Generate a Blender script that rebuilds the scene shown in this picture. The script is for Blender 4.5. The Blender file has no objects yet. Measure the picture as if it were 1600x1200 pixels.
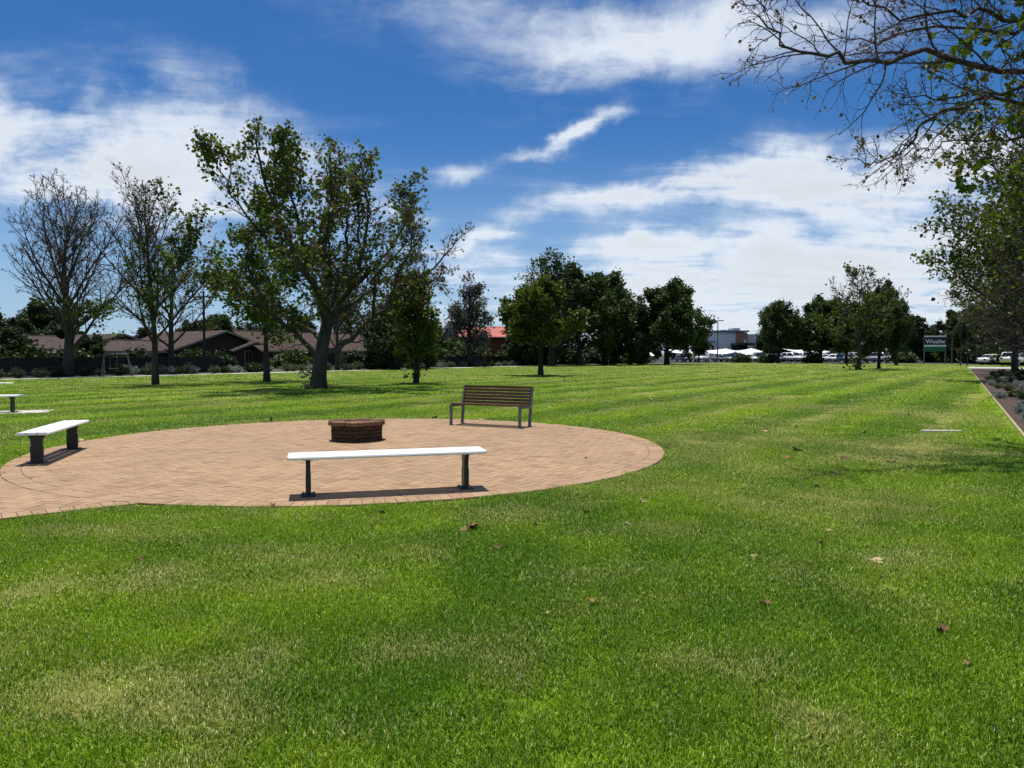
import bpy, bmesh, math, random
import numpy as np
from mathutils import Vector, Matrix

# ------------------------------------------------------------------ camera, sky, sun, exposure
scene = bpy.context.scene
COL = scene.collection
F, CX, CY, HOR, CAMH = 1155.0, 800.0, 600.0, 552.0, 1.55
PITCH = math.atan((CY - HOR) / F)
cam_data = bpy.data.cameras.new("camera")
cam_data.sensor_width = 36.0
cam_data.lens = F / 1600.0 * 36.0
cam_data.clip_start = 0.05
cam_data.clip_end = 6000.0
cam = bpy.data.objects.new("camera", cam_data)
COL.objects.link(cam)
cam.location = (0, 0, CAMH)
cam.rotation_euler = (math.pi / 2 - PITCH, 0, 0)
scene.camera = cam

SUN_EL, SUN_AZ = math.radians(78.0), math.radians(-22.0)      # azimuth from +Y towards +X
sun_dir = Vector((math.sin(SUN_AZ) * math.cos(SUN_EL), math.cos(SUN_AZ) * math.cos(SUN_EL), math.sin(SUN_EL)))
sun_data = bpy.data.lights.new("sun", "SUN")
sun_data.energy = 5.0
sun_data.angle = math.radians(0.53)
sun_data.color = (1.0, 0.95, 0.88)
sun = bpy.data.objects.new("sun", sun_data)
COL.objects.link(sun)
sun.location = (0, 0, 60)
sun.rotation_euler = sun_dir.to_track_quat('Z', 'Y').to_euler()

vs = scene.view_settings
vs.view_transform = 'Standard'
vs.look = 'None'
vs.exposure = 0.05
vs.gamma = 1.0
vs.use_curve_mapping = False
scene.cycles.max_bounces = 5
scene.cycles.diffuse_bounces = 2
scene.cycles.glossy_bounces = 2
scene.cycles.transmission_bounces = 4
scene.cycles.transparent_max_bounces = 8
scene.cycles.sample_clamp_indirect = 4.0


class NB:
    """small node-tree helper"""
    def __init__(self, nt):
        self.nt = nt

    def n(self, t, **kw):
        nd = self.nt.nodes.new(t)
        for k, v in kw.items():
            setattr(nd, k, v)
        return nd

    def put(self, sock, v):
        if hasattr(v, 'links') or isinstance(v, bpy.types.NodeSocket):
            self.nt.links.new(v, sock)
        else:
            sock.default_value = v

    def math(self, op, a, b=0.0, c=0.0, clamp=False):
        nd = self.n('ShaderNodeMath', operation=op, use_clamp=clamp)
        for i, v in enumerate((a, b, c)):
            self.put(nd.inputs[i], v)
        return nd.outputs[0]

    def vmath(self, op, a, b=(0, 0, 0), out=0):
        nd = self.n('ShaderNodeVectorMath', operation=op)
        self.put(nd.inputs[0], a)
        self.put(nd.inputs[1], b)
        return nd.outputs[out]

    def mix(self, f, a, b, mode='MIX'):
        nd = self.n('ShaderNodeMix', data_type='RGBA', blend_type=mode)
        self.put(nd.inputs[0], f)
        self.put(nd.inputs[6], a if not isinstance(a, tuple) else tuple(a)[:3] + (1,))
        self.put(nd.inputs[7], b if not isinstance(b, tuple) else tuple(b)[:3] + (1,))
        return nd.outputs[2]

    def ramp(self, x, lo, hi, a=0.0, b=1.0, smooth=True):
        nd = self.n('ShaderNodeMapRange', interpolation_type='SMOOTHSTEP' if smooth else 'LINEAR')
        for i, v in enumerate((x, lo, hi, a, b)):
            self.put(nd.inputs[i], v)
        return nd.outputs[0]

    def noise(self, vec, scale, detail=4.0, rough=0.55, dist=0.0, out=0):
        nd = self.n('ShaderNodeTexNoise')
        if vec is not None:
            self.put(nd.inputs['Vector'], vec)
        nd.inputs['Scale'].default_value = scale
        nd.inputs['Detail'].default_value = detail
        nd.inputs['Roughness'].default_value = rough
        nd.inputs['Distortion'].default_value = dist
        return nd.outputs[out]


def px_dir(px, py):
    a, b = (px - CX) / F, (CY - py) / F
    return Vector((a, math.cos(PITCH) + math.sin(PITCH) * b, -math.sin(PITCH) + math.cos(PITCH) * b)).normalized()


def ground(px, py, z=0.0):
    d = px_dir(px, py)
    t = (z - CAMH) / d.z
    return Vector((d.x * t, d.y * t, z))


def deep(px, py, Y):
    d = px_dir(px, py)
    t = Y / d.y
    return Vector((d.x * t, Y, CAMH + d.z * t))


def build_sky():
    w = bpy.data.worlds.new("World")
    scene.world = w
    w.use_nodes = True
    w.cycles.sampling_method = 'MANUAL'
    w.cycles.sample_map_resolution = 256
    nt = w.node_tree
    nt.nodes.clear()
    b = NB(nt)
    out = b.n('ShaderNodeOutputWorld')
    bg = b.n('ShaderNodeBackground')
    bg.inputs['Strength'].default_value = 0.085
    nt.links.new(bg.outputs[0], out.inputs[0])
    sky = b.n('ShaderNodeTexSky', sky_type='NISHITA')
    sky.sun_disc = False
    sky.sun_elevation = SUN_EL
    sky.sun_rotation = SUN_AZ
    sky.air_density = 1.0
    sky.dust_density = 0.2
    sky.ozone_density = 1.0
    hs = b.n('ShaderNodeHueSaturation')
    hs.inputs['Hue'].default_value = 0.5
    hs.inputs['Saturation'].default_value = 1.12
    hs.inputs['Value'].default_value = 0.95
    nt.links.new(b.mix(1.0, sky.outputs[0], (0.56, 0.79, 1.10), 'MULTIPLY'), hs.inputs['Color'])
    tc = b.n('ShaderNodeTexCoord')
    d = tc.outputs['Generated']
    sp = b.n('ShaderNodeSeparateXYZ')
    nt.links.new(d, sp.inputs[0])
    dx, dy, dz = sp.outputs
    # clouds lie on a high flat layer: project the direction on it
    den = b.math('MAXIMUM', b.math('ADD', dz, 0.10), 0.04)
    cb = b.n('ShaderNodeCombineXYZ')
    b.put(cb.inputs[0], b.math('DIVIDE', dx, den))
    b.put(cb.inputs[1], b.math('DIVIDE', dy, den))
    layer = cb.outputs[0]
    warp = b.noise(layer, 0.9, 3.0, 0.5, 0.0, out=1)
    wv = b.vmath('SUBTRACT', warp, (0.5, 0.5, 0.5))
    sc = b.n('ShaderNodeVectorMath', operation='SCALE')
    b.put(sc.inputs[0], wv)
    sc.inputs['Scale'].default_value = 0.35
    lw = b.vmath('ADD', layer, sc.outputs[0])
    mp = b.n('ShaderNodeMapping')
    b.put(mp.inputs['Vector'], lw)
    mp.inputs['Rotation'].default_value = (0, 0, math.radians(-28))
    mp.inputs['Scale'].default_value = (0.9, 1.9, 1.0)
    fib = b.noise(mp.outputs[0], 1.5, 10.0, 0.60, 0.15)
    mp2 = b.n('ShaderNodeMapping')
    b.put(mp2.inputs['Vector'], lw)
    mp2.inputs['Location'].default_value = (3.3, 7.1, 0)
    puff = b.noise(mp2.outputs[0], 2.2, 8.0, 0.6, 0.2)
    cover = b.noise(layer, 0.42, 3.0, 0.5, 0.3)
    # cloud banks: (px, py, half-width, half-height, tilt, amount)
    banks = [(60, 212, 330, 80, 6, 0.90), (330, 160, 150, 55, 18, 0.50), (230, 285, 280, 60, 5, 0.50),
             (860, 30, 330, 55, 5, 0.42), (1130, 45, 250, 70, -8, 0.48), (880, 110, 160, 40, -5, 0.34),
             (940, 198, 42, 12, -32, 0.74), (900, 224, 40, 12, -30, 0.55), (845, 247, 58, 12, -6, 0.80), (715, 270, 45, 15, 3, 0.62),
             (1200, 283, 270, 42, -4, 1.15), (1420, 275, 190, 50, -2, 0.9), (1010, 315, 170, 16, -3, 0.6),
             (1240, 405, 330, 44, -2, 1.00), (1000, 395, 110, 14, -2, 0.45), (1180, 465, 420, 34, -1, 0.95), (1150, 520, 600, 26, 0, 0.75), (760, 370, 95, 15, -14, 0.72),
             (760, 415, 90, 22, -4, 0.55), (1560, 430, 200, 120, 0, 0.7), (640, 330, 60, 14, 12, 0.32)]
    # wobble the lookup direction so the banks get torn, feathery rims
    tw = b.n('ShaderNodeMapping')
    b.put(tw.inputs['Vector'], d)
    tw.inputs['Rotation'].default_value = (0.53, 0.71, 0.37)
    wob = b.noise(tw.outputs[0], 5.0, 6.0, 0.6, 0.0, out=1)
    wo2 = b.n('ShaderNodeVectorMath', operation='SCALE')
    b.put(wo2.inputs[0], b.vmath('SUBTRACT', wob, (0.5, 0.5, 0.5)))
    wo2.inputs['Scale'].default_value = 0.12
    dw = b.vmath('ADD', d, wo2.outputs[0])
    total = 0.0
    for (px, py, hw, hh, tilt, amt) in banks:
        c = px_dir(px, py)
        right = Vector((c.y, -c.x, 0)).normalized()
        up = right.cross(c).normalized()
        ta = math.radians(-tilt)
        e1 = right * math.cos(ta) + up * math.sin(ta)
        e2 = -right * math.sin(ta) + up * math.cos(ta)
        fa = F / max(c.y, 0.3)
        e1 = e1 * (fa / hw)
        e2 = e2 * (fa / hh)
        a = b.math('SUBTRACT', b.vmath('DOT_PRODUCT', dw, tuple(e1), out=1), c.dot(e1))
        q = b.math('SUBTRACT', b.vmath('DOT_PRODUCT', dw, tuple(e2), out=1), c.dot(e2))
        r2 = b.math('ADD', b.math('MULTIPLY', a, a), b.math('MULTIPLY', q, q))
        g = b.math('POWER', 2.718, b.math('MULTIPLY', r2, -0.9))
        front = b.math('GREATER_THAN', dy, 0.0)
        total = b.math('MULTIPLY_ADD', b.math('MULTIPLY', g, front), amt, total)
    # away from those banks the same cirrus goes on, patchily
    behind = b.ramp(dy, 0.45, -0.1)
    else_c = b.math('MULTIPLY', behind, b.ramp(cover, 0.46, 0.66, 0.0, 0.9))
    total = b.math('ADD', total, else_c)
    total = b.math('MINIMUM', total, 1.25)
    tw2 = b.n('ShaderNodeMapping')
    b.put(tw2.inputs['Vector'], dw)
    tw2.inputs['Rotation'].default_value = (0.45, -0.62, 0.81)
    fine = b.noise(tw2.outputs[0], 9.0, 8.0, 0.62, 0.3)
    fibre = b.math('ADD', b.math('MULTIPLY', b.math('SUBTRACT', fib, 0.5), 1.7), b.math('MULTIPLY', b.math('SUBTRACT', fine, 0.5), 2.0))
    x = b.math('ADD', b.math('MULTIPLY', total, b.math('ADD', 0.70, fibre)), b.math('MULTIPLY', b.math('SUBTRACT', fib, 0.50), 0.55))
    dens = b.ramp(x, 0.04, 0.82, 0.0, 0.95)
    dens = b.math('MULTIPLY', dens, b.ramp(dz, -0.01, 0.03))
    thick = b.ramp(b.math('ADD', total, fibre), 0.7, 1.7, 0.0, 1.0)
    ccol = b.mix(thick, (9.2, 10.0, 11.0), (8.2, 8.6, 9.2))
    haze = b.ramp(dz, 0.30, 0.0, 0.0, 0.55)
    blue = b.mix(haze, hs.outputs[0], (5.6, 7.6, 10.2))
    colr = b.mix(dens, blue, ccol)
    nt.links.new(colr, bg.inputs['Color'])


build_sky()

# ------------------------------------------------------------------ helpers
rnd = random.Random(11)
RNG = np.random.default_rng(5)


def tag(o, label=None, cat=None, group=None, kind=None):
    if label: o["label"] = label
    if cat: o["category"] = cat
    if group: o["group"] = group
    if kind: o["kind"] = kind
    return o


def empty(name, loc, rz=0.0, label=None, cat=None, group=None):
    o = bpy.data.objects.new(name, None)
    COL.objects.link(o)
    o.empty_display_size = 0.2
    o.location = loc
    o.rotation_euler = (0, 0, rz)
    return tag(o, label, cat, group)


def link(name, me, mat=None, parent=None):
    o = bpy.data.objects.new(name, me)
    COL.objects.link(o)
    if mat is not None and len(me.materials) == 0:
        me.materials.append(mat)
    if parent is not None:
        o.parent = parent
    return o


def np_mesh(name, verts, faces, mat=None, smooth=False):
    """faces: array (n,3)/(n,4) or a list of such arrays"""
    me = bpy.data.meshes.new(name)
    if not isinstance(faces, list):
        faces = [faces]
    faces = [f for f in faces if len(f)]
    verts = np.asarray(verts, dtype=np.float32)
    me.vertices.add(len(verts))
    me.vertices.foreach_set('co', verts.ravel())
    li = np.concatenate([f.ravel() for f in faces]).astype(np.int32)
    tot = np.concatenate([np.full(len(f), f.shape[1], dtype=np.int32) for f in faces])
    st = np.concatenate(([0], np.cumsum(tot)[:-1])).astype(np.int32)
    me.loops.add(len(li))
    me.loops.foreach_set('vertex_index', li)
    me.polygons.add(len(tot))
    me.polygons.foreach_set('loop_start', st)
    me.polygons.foreach_set('loop_total', tot)
    me.polygons.foreach_set('use_smooth', np.full(len(tot), smooth, dtype=bool))
    me.update(calc_edges=True)
    if mat is not None:
        me.materials.append(mat)
    return me


class MB:
    """collects simple solids; build() links them as one mesh object"""
    def __init__(self):
        self.bm = bmesh.new()

    def box(self, c, s, rz=0.0, rx=0.0, ry=0.0, bevel=0.0):
        r = bmesh.ops.create_cube(self.bm, size=1.0)
        vs_ = r['verts']
        M = Matrix.Translation(c) @ Matrix.Rotation(rz, 4, 'Z') @ Matrix.Rotation(ry, 4, 'Y') @ Matrix.Rotation(rx, 4, 'X') @ Matrix.Diagonal((s[0], s[1], s[2], 1))
        bmesh.ops.transform(self.bm, matrix=M, verts=vs_)
        if bevel:
            es = list({e for v in vs_ for e in v.link_edges})
            bmesh.ops.bevel(self.bm, geom=es, offset=bevel, segments=2, affect='EDGES', clamp_overlap=True)
        return self

    def tube(self, p0, p1, r0, r1=None, n=10, caps=True):
        r1 = r0 if r1 is None else r1
        p0, p1 = Vector(p0), Vector(p1)
        d = p1 - p0
        q = d.to_track_quat('Z', 'Y').to_matrix().to_4x4()
        M = Matrix.Translation((p0 + p1) / 2) @ q
        bmesh.ops.create_cone(self.bm, cap_ends=caps, segments=n, radius1=r0, radius2=r1, depth=d.length, matrix=M)
        return self

    def path(self, pts, r, n=8):
        for a, c in zip(pts[:-1], pts[1:]):
            self.tube(a, c, r, r, n)
        return self

    def prism(self, poly, y0, y1, axis='Y'):
        """poly in (x,z), extruded along y"""
        def P(a, b, t):
            return (a, t, b) if axis == 'Y' else ((t, a, b) if axis == 'X' else (a, b, t))
        v0 = [self.bm.verts.new(P(a, b, y0)) for a, b in poly]
        v1 = [self.bm.verts.new(P(a, b, y1)) for a, b in poly]
        n = len(poly)
        fs = [self.bm.faces.new(v0), self.bm.faces.new(v1[::-1])]
        for i in range(n):
            fs.append(self.bm.faces.new((v0[i], v1[i], v1[(i + 1) % n], v0[(i + 1) % n])))
        bmesh.ops.recalc_face_normals(self.bm, faces=fs)
        return self

    def face(self, pts):
        self.bm.faces.new([self.bm.verts.new(p) for p in pts])
        return self

    def ball(self, c, r, sx=1, sy=1, sz=1, u=12, v=8):
        bmesh.ops.create_uvsphere(self.bm, u_segments=u, v_segments=v, radius=r, matrix=Matrix.Translation(c) @ Matrix.Diagonal((sx, sy, sz, 1)))
        return self

    def mesh(self, name, mat=None, smooth=False):
        me = bpy.data.meshes.new(name)
        if smooth:
            for f in self.bm.faces:
                f.smooth = True
        self.bm.to_mesh(me)
        self.bm.free()
        if mat is not None:
            me.materials.append(mat)
        return me

    def build(self, name, mat, parent=None, smooth=False):
        return link(name, self.mesh(name, mat, smooth), None, parent)


def copy_tree(o, parent=None):
    c = o.copy()
    COL.objects.link(c)
    c.parent = parent
    for ch in list(o.children):
        copy_tree(ch, c)
    return c


# numpy value noise
def vnoise(x, y, scale, seed):
    x = np.asarray(x, float) * scale
    y = np.asarray(y, float) * scale
    xi, yi = np.floor(x), np.floor(y)
    fx, fy = x - xi, y - yi
    fx, fy = fx * fx * (3 - 2 * fx), fy * fy * (3 - 2 * fy)

    def h(a, c):
        s = np.sin(a * 127.1 + c * 311.7 + seed * 74.7) * 43758.5453
        return s - np.floor(s)
    return (h(xi, yi) * (1 - fx) + h(xi + 1, yi) * fx) * (1 - fy) + (h(xi, yi + 1) * (1 - fx) + h(xi + 1, yi + 1) * fx) * fy


def fbm(x, y, scale, seed, n=4):
    s, a, t = 0.0, 1.0, 0.0
    for k in range(n):
        s = s + a * vnoise(x, y, scale * 2 ** k, seed + k * 17)
        t += a
        a *= 0.55
    return s / t


# ------------------------------------------------------------------ materials
MATS = {}


def mat(name, c1, c2=None, rough=0.7, scale=6.0, detail=5.0, bump=0.0, bscale=None, metal=0.0, spec=0.4, lo=0.35, hi=0.65, obj_var=0.0, stretch=None):
    m = bpy.data.materials.new(name)
    m.use_nodes = True
    nt = m.node_tree
    b = NB(nt)
    p = nt.nodes['Principled BSDF']
    p.inputs['Roughness'].default_value = rough
    p.inputs['Metallic'].default_value = metal
    p.inputs['Specular IOR Level'].default_value = spec
    c2 = c2 or tuple(v * 0.8 for v in c1)
    tc = b.n('ShaderNodeTexCoord')
    vec = tc.outputs['Object']
    if stretch:
        mp = b.n('ShaderNodeMapping')
        b.put(mp.inputs['Vector'], vec)
        mp.inputs['Scale'].default_value = stretch
        vec = mp.outputs[0]
    nz = b.noise(vec, scale, detail, 0.6)
    f = b.ramp(nz, lo, hi)
    c = b.mix(f, tuple(c1), tuple(c2))
    if obj_var:
        oi = b.n('ShaderNodeObjectInfo')
        k = b.ramp(oi.outputs['Random'], 0, 1, 1 - obj_var, 1 + obj_var, smooth=False)
        cc = b.n('ShaderNodeCombineXYZ')
        for i in range(3):
            b.put(cc.inputs[i], k)
        c = b.mix(1.0, c, cc.outputs[0], 'MULTIPLY')
    nt.links.new(c, p.inputs['Base Color'])
    if bump:
        bz = b.noise(vec, bscale or scale * 4, 4.0, 0.6)
        bp = b.n('ShaderNodeBump')
        bp.inputs['Strength'].default_value = bump
        bp.inputs['Distance'].default_value = 0.02
        b.put(bp.inputs['Height'], bz)
        nt.links.new(bp.outputs[0], p.inputs['Normal'])
    MATS[name] = m
    return m


def leaf_mat(name, ca, cb, cc=None, trans=0.35, rough=0.5, spec=0.35, tcol=None):
    """leaf tissue: each leaf its own tint, light shines through a little"""
    m = bpy.data.materials.new(name)
    m.use_nodes = True
    nt = m.node_tree
    nt.nodes.clear()
    b = NB(nt)
    out = b.n('ShaderNodeOutputMaterial')
    geo = b.n('ShaderNodeNewGeometry')
    r = geo.outputs['Random Per Island']
    c = b.mix(r, tuple(ca), tuple(cb))
    if cc:
        c = b.mix(b.ramp(r, 0.86, 0.9), c, tuple(cc))
    p = b.n('ShaderNodeBsdfPrincipled')
    p.inputs['Roughness'].default_value = rough
    p.inputs['Specular IOR Level'].default_value = spec
    nt.links.new(c, p.inputs['Base Color'])
    t = b.n('ShaderNodeBsdfTranslucent')
    tint = b.mix(1.0, c, tcol or (1.5, 1.35, 0.5), 'MULTIPLY')
    nt.links.new(tint, t.inputs['Color'])
    ms = b.n('ShaderNodeMixShader')
    ms.inputs[0].default_value = trans
    nt.links.new(p.outputs[0], ms.inputs[1])
    nt.links.new(t.outputs[0], ms.inputs[2])
    nt.links.new(ms.outputs[0], out.inputs[0])
    MATS[name] = m
    return m


GRASS_A, GRASS_B, GRASS_DRY = (0.112, 0.232, 0.006), (0.290, 0.430, 0.014), (0.38, 0.40, 0.09)


def grass_material(name, blades):
    m = bpy.data.materials.new(name)
    m.use_nodes = True
    nt = m.node_tree
    nt.nodes.clear()
    b = NB(nt)
    out = b.n('ShaderNodeOutputMaterial')
    at = 'INSTANCER' if blades else 'GEOMETRY'
    dry = b.n('ShaderNodeAttribute', attribute_type=at, attribute_name='dry').outputs['Fac']
    tone = b.n('ShaderNodeAttribute', attribute_type=at, attribute_name='tone').outputs['Fac']
    geo = b.n('ShaderNodeNewGeometry')
    pos = geo.outputs['Position']
    fine = b.noise(pos, 34.0 if not blades else 7.0, 4.0, 0.7)
    mid = b.noise(pos, 1.7, 4.0, 0.6)
    c = b.mix(tone, GRASS_A, GRASS_B)
    c = b.mix(b.ramp(mid, 0.42, 0.68, 0.0, 0.35), c, (0.15, 0.25, 0.018))
    if blades:
        r = geo.outputs['Random Per Island']
        kr = b.ramp(r, 0.0, 1.0, 0.30, 2.1, False)
        ck = b.n('ShaderNodeCombineXYZ')
        b.put(ck.inputs[0], b.math('MULTIPLY', kr, b.ramp(r, 0.4, 1.0, 0.95, 1.2)))
        b.put(ck.inputs[1], kr)
        b.put(ck.inputs[2], b.math('MULTIPLY', kr, b.ramp(r, 0.3, 1.0, 1.0, 2.6)))
        c = b.mix(1.0, c, ck.outputs[0], 'MULTIPLY')
        straw = b.math('MULTIPLY', b.ramp(b.math('ADD', r, b.math('MULTIPLY', dry, 1.05)), 0.93, 1.03), 0.85)
        c = b.mix(straw, c, (0.62, 0.60, 0.24))
    else:
        straw = b.math('MULTIPLY', dry, b.ramp(fine, 0.3, 0.7, 0.35, 1.0))
        c = b.mix(straw, c, GRASS_DRY)
        c = b.mix(b.ramp(fine, 0.35, 0.7, 0.15, 0.75), c, (0.040, 0.078, 0.008))
    p = b.n('ShaderNodeBsdfPrincipled')
    p.inputs['Roughness'].default_value = 0.42 if blades else 0.9
    p.inputs['Specular IOR Level'].default_value = 0.36 if blades else 0.1
    nt.links.new(c, p.inputs['Base Color'])
    if blades:
        t = b.n('ShaderNodeBsdfTranslucent')
        nt.links.new(b.mix(1.0, c, (1.25, 1.2, 0.55), 'MULTIPLY'), t.inputs['Color'])
        ms = b.n('ShaderNodeMixShader')
        ms.inputs[0].default_value = 0.33
        nt.links.new(p.outputs[0], ms.inputs[1])
        nt.links.new(t.outputs[0], ms.inputs[2])
        nt.links.new(ms.outputs[0], out.inputs[0])
    else:
        bp = b.n('ShaderNodeBump')
        bp.inputs['Strength'].default_value = 0.9
        bp.inputs['Distance'].default_value = 0.03
        b.put(bp.inputs['Height'], fine)
        nt.links.new(bp.outputs[0], p.inputs['Normal'])
        nt.links.new(p.outputs[0], out.inputs[0])
    return m


def brick_mat(name, ca, cb, cc, stain=(0.5, 0.42, 0.36), rough=0.85):
    """fired clay pieces: each brick its own tint, plus grain and soft stains"""
    m = bpy.data.materials.new(name)
    m.use_nodes = True
    nt = m.node_tree
    b = NB(nt)
    p = nt.nodes['Principled BSDF']
    p.inputs['Roughness'].default_value = rough
    p.inputs['Specular IOR Level'].default_value = 0.25
    geo = b.n('ShaderNodeNewGeometry')
    oi = b.n('ShaderNodeObjectInfo')
    r = b.math('FRACT', b.math('ADD', geo.outputs['Random Per Island'], oi.outputs['Random']))
    c = b.mix(b.ramp(r, 0.0, 0.55, smooth=False), tuple(ca), tuple(cb))
    c = b.mix(b.ramp(r, 0.6, 1.0, smooth=False), c, tuple(cc))
    pos = geo.outputs['Position']
    big = b.noise(pos, 0.55, 5.0, 0.65, 0.4)
    c = b.mix(b.ramp(big, 0.42, 0.70, 0.0, 0.62), c, tuple(stain))
    blot = b.noise(pos, 2.6, 6.0, 0.7, 0.6)
    c = b.mix(b.ramp(blot, 0.60, 0.74, 0.0, 0.45), c, tuple(v * 0.55 for v in stain))
    gr = b.noise(pos, 60.0, 4.0, 0.7)
    c = b.mix(b.ramp(gr, 0.3, 0.75, 0.0, 0.35), c, tuple(v * 0.62 for v in ca))
    nt.links.new(c, p.inputs['Base Color'])
    bp = b.n('ShaderNodeBump')
    bp.inputs['Strength'].default_value = 0.35
    bp.inputs['Distance'].default_value = 0.004
    b.put(bp.inputs['Height'], gr)
    nt.links.new(bp.outputs[0], p.inputs['Normal'])
    MATS[name] = m
    return m


M_LAWN = grass_material("lawn_turf", False)
M_BLADE = grass_material("grass_blades", True)
M_PAVER = brick_mat("clay_paver", (0.375, 0.245, 0.140), (0.445, 0.300, 0.176), (0.305, 0.190, 0.110), (0.31, 0.208, 0.130))
M_SAND = mat("joint_sand", (0.16, 0.11, 0.075), (0.09, 0.06, 0.045), 0.95, 30)
M_PITBRICK = brick_mat("fire_pit_brick", (0.058, 0.034, 0.018), (0.078, 0.044, 0.022), (0.042, 0.027, 0.017), (0.045, 0.030, 0.018))
M_CAPBRICK = brick_mat("fire_pit_cap", (0.22, 0.125, 0.065), (0.17, 0.09, 0.05), (0.12, 0.075, 0.045), (0.15, 0.10, 0.06))
M_MORTAR = mat("mortar", (0.04, 0.028, 0.02), (0.03, 0.022, 0.017), 0.95, 25)
M_WHITE = mat("white_powder_coat", (0.80, 0.80, 0.79), (0.62, 0.61, 0.58), 0.45, 3.5, detail=8, spec=0.4, lo=.45, hi=.8)
M_BLACK = mat("black_steel", (0.018, 0.018, 0.020), (0.03, 0.03, 0.032), 0.45, 8)
M_GREYSTEEL = mat("grey_steel", (0.16, 0.165, 0.17), (0.12, 0.125, 0.13), 0.45, 10, metal=0.3)
M_SLAT = mat("stained_slat", (0.105, 0.029, 0.018), (0.065, 0.019, 0.012), 0.5, 5, stretch=(1.5, 14, 14), obj_var=0.18)
M_CONC = mat("pale_concrete", (0.60, 0.57, 0.52), (0.48, 0.46, 0.42), 0.9, 3, bump=0.1)
M_PATH = mat("footpath_concrete", (0.52, 0.49, 0.44), (0.40, 0.38, 0.34), 0.9, 0.8, bump=0.1)
M_EDGE = mat("edging_strip", (0.40, 0.36, 0.17), (0.30, 0.28, 0.12), 0.8, 4)
M_MULCH = mat("mulch", (0.105, 0.065, 0.048), (0.050, 0.032, 0.025), 0.95, 22, bump=1.0, bscale=40)
M_SOIL = mat("dry_soil", (0.10, 0.085, 0.05), (0.05, 0.06, 0.025), 0.95, 0.5, bump=0.5)
M_ASPH = mat("asphalt", (0.055, 0.055, 0.057), (0.042, 0.042, 0.044), 0.9, 2, bump=0.2)
M_LINE = mat("road_paint", (0.72, 0.72, 0.70), (0.6, 0.6, 0.58), 0.7, 5)
M_BARK = mat("grey_bark", (0.062, 0.050, 0.042), (0.032, 0.027, 0.023), 0.9, 3.0, bump=0.5, bscale=14, stretch=(1, 1, 0.35))
M_PALEBARK = mat("pale_bark", (0.066, 0.064, 0.052), (0.030, 0.029, 0.024), 0.9, 2.2, bump=0.4, bscale=14, stretch=(1, 1, 0.4))
M_DARKBARK = mat("dark_bark", (0.034, 0.028, 0.024), (0.02, 0.017, 0.015), 0.9, 3.0, bump=0.4)
M_TWIG = mat("twig_bark", (0.070, 0.052, 0.042), (0.040, 0.031, 0.027), 0.85, 4.0)
M_PLANE = leaf_mat("plane_leaf", (0.036, 0.074, 0.009), (0.092, 0.145, 0.018), (0.12, 0.11, 0.03), 0.45)
M_PLANE2 = leaf_mat("fresh_leaf", (0.050, 0.085, 0.010), (0.095, 0.125, 0.020), (0.12, 0.11, 0.03), 0.42)
M_DARKLEAF = leaf_mat("dark_leaf", (0.018, 0.036, 0.009), (0.036, 0.062, 0.014), None, 0.25)
M_DENSE = leaf_mat("dense_leaf", (0.028, 0.056, 0.012), (0.055, 0.090, 0.018), None, 0.30)
M_GREYLEAF = leaf_mat("grey_leaf", (0.060, 0.072, 0.060), (0.105, 0.105, 0.100), None, 0.25)
M_SILVER = leaf_mat("silver_leaf", (0.22, 0.26, 0.23), (0.36, 0.40, 0.36), None, 0.2, tcol=(1, 1, 0.9))
M_SAGE = leaf_mat("sage_leaf", (0.085, 0.110, 0.065), (0.14, 0.165, 0.10), None, 0.25)
M_YELLOWLEAF = leaf_mat("yellow_leaf", (0.22, 0.21, 0.030), (0.10, 0.12, 0.02), None, 0.3)
M_PURPLE = leaf_mat("jacaranda_bloom", (0.16, 0.12, 0.30), (0.24, 0.19, 0.38), None, 0.3, tcol=(1.1, 1, 1.3))
M_BROWNLEAF = leaf_mat("withered_leaf", (0.085, 0.060, 0.035), (0.13, 0.09, 0.05), None, 0.25)
M_FALLEN = mat("fallen_leaf_brown", (0.26, 0.165, 0.065), (0.16, 0.09, 0.04), 0.8, 30, obj_var=0.3)
M_FALLENPALE = mat("fallen_leaf_pale", (0.42, 0.34, 0.19), (0.34, 0.26, 0.13), 0.8, 30, obj_var=0.2)
M_FALLENGREEN = mat("fallen_leaf_green", (0.13, 0.20, 0.10), (0.08, 0.13, 0.06), 0.7, 30)

# ------------------------------------------------------------------ the park frame
C_PAV, R_PAV = Vector((-2.53, 12.33)), 4.98
EDGE0 = ground(0, 594)                       # lawn edge on the houses' side
EDGE1 = ground(905, 570.2)
U = (EDGE1 - EDGE0).normalized()             # along the park
N = Vector((-U.y, U.x, 0))                   # towards the houses
BED0 = ground(1600, 690)
BED1 = ground(1511, 573)
UB = (BED1 - BED0).normalized()
NB_R = Vector((UB.y, -UB.x, 0))              # away from the lawn, to the right


def path_quad():
    a = ground(232, 787)
    d = Vector((-0.79, -0.61, 0)).normalized()
    nrm = Vector((-0.61, 0.79, 0))
    p0 = a + d * -0.9
    return [p0, p0 + d * 7.0, p0 + d * 7.0 + nrm * 2.9, p0 + nrm * 2.9]


PATHQ = path_quad()


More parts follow.
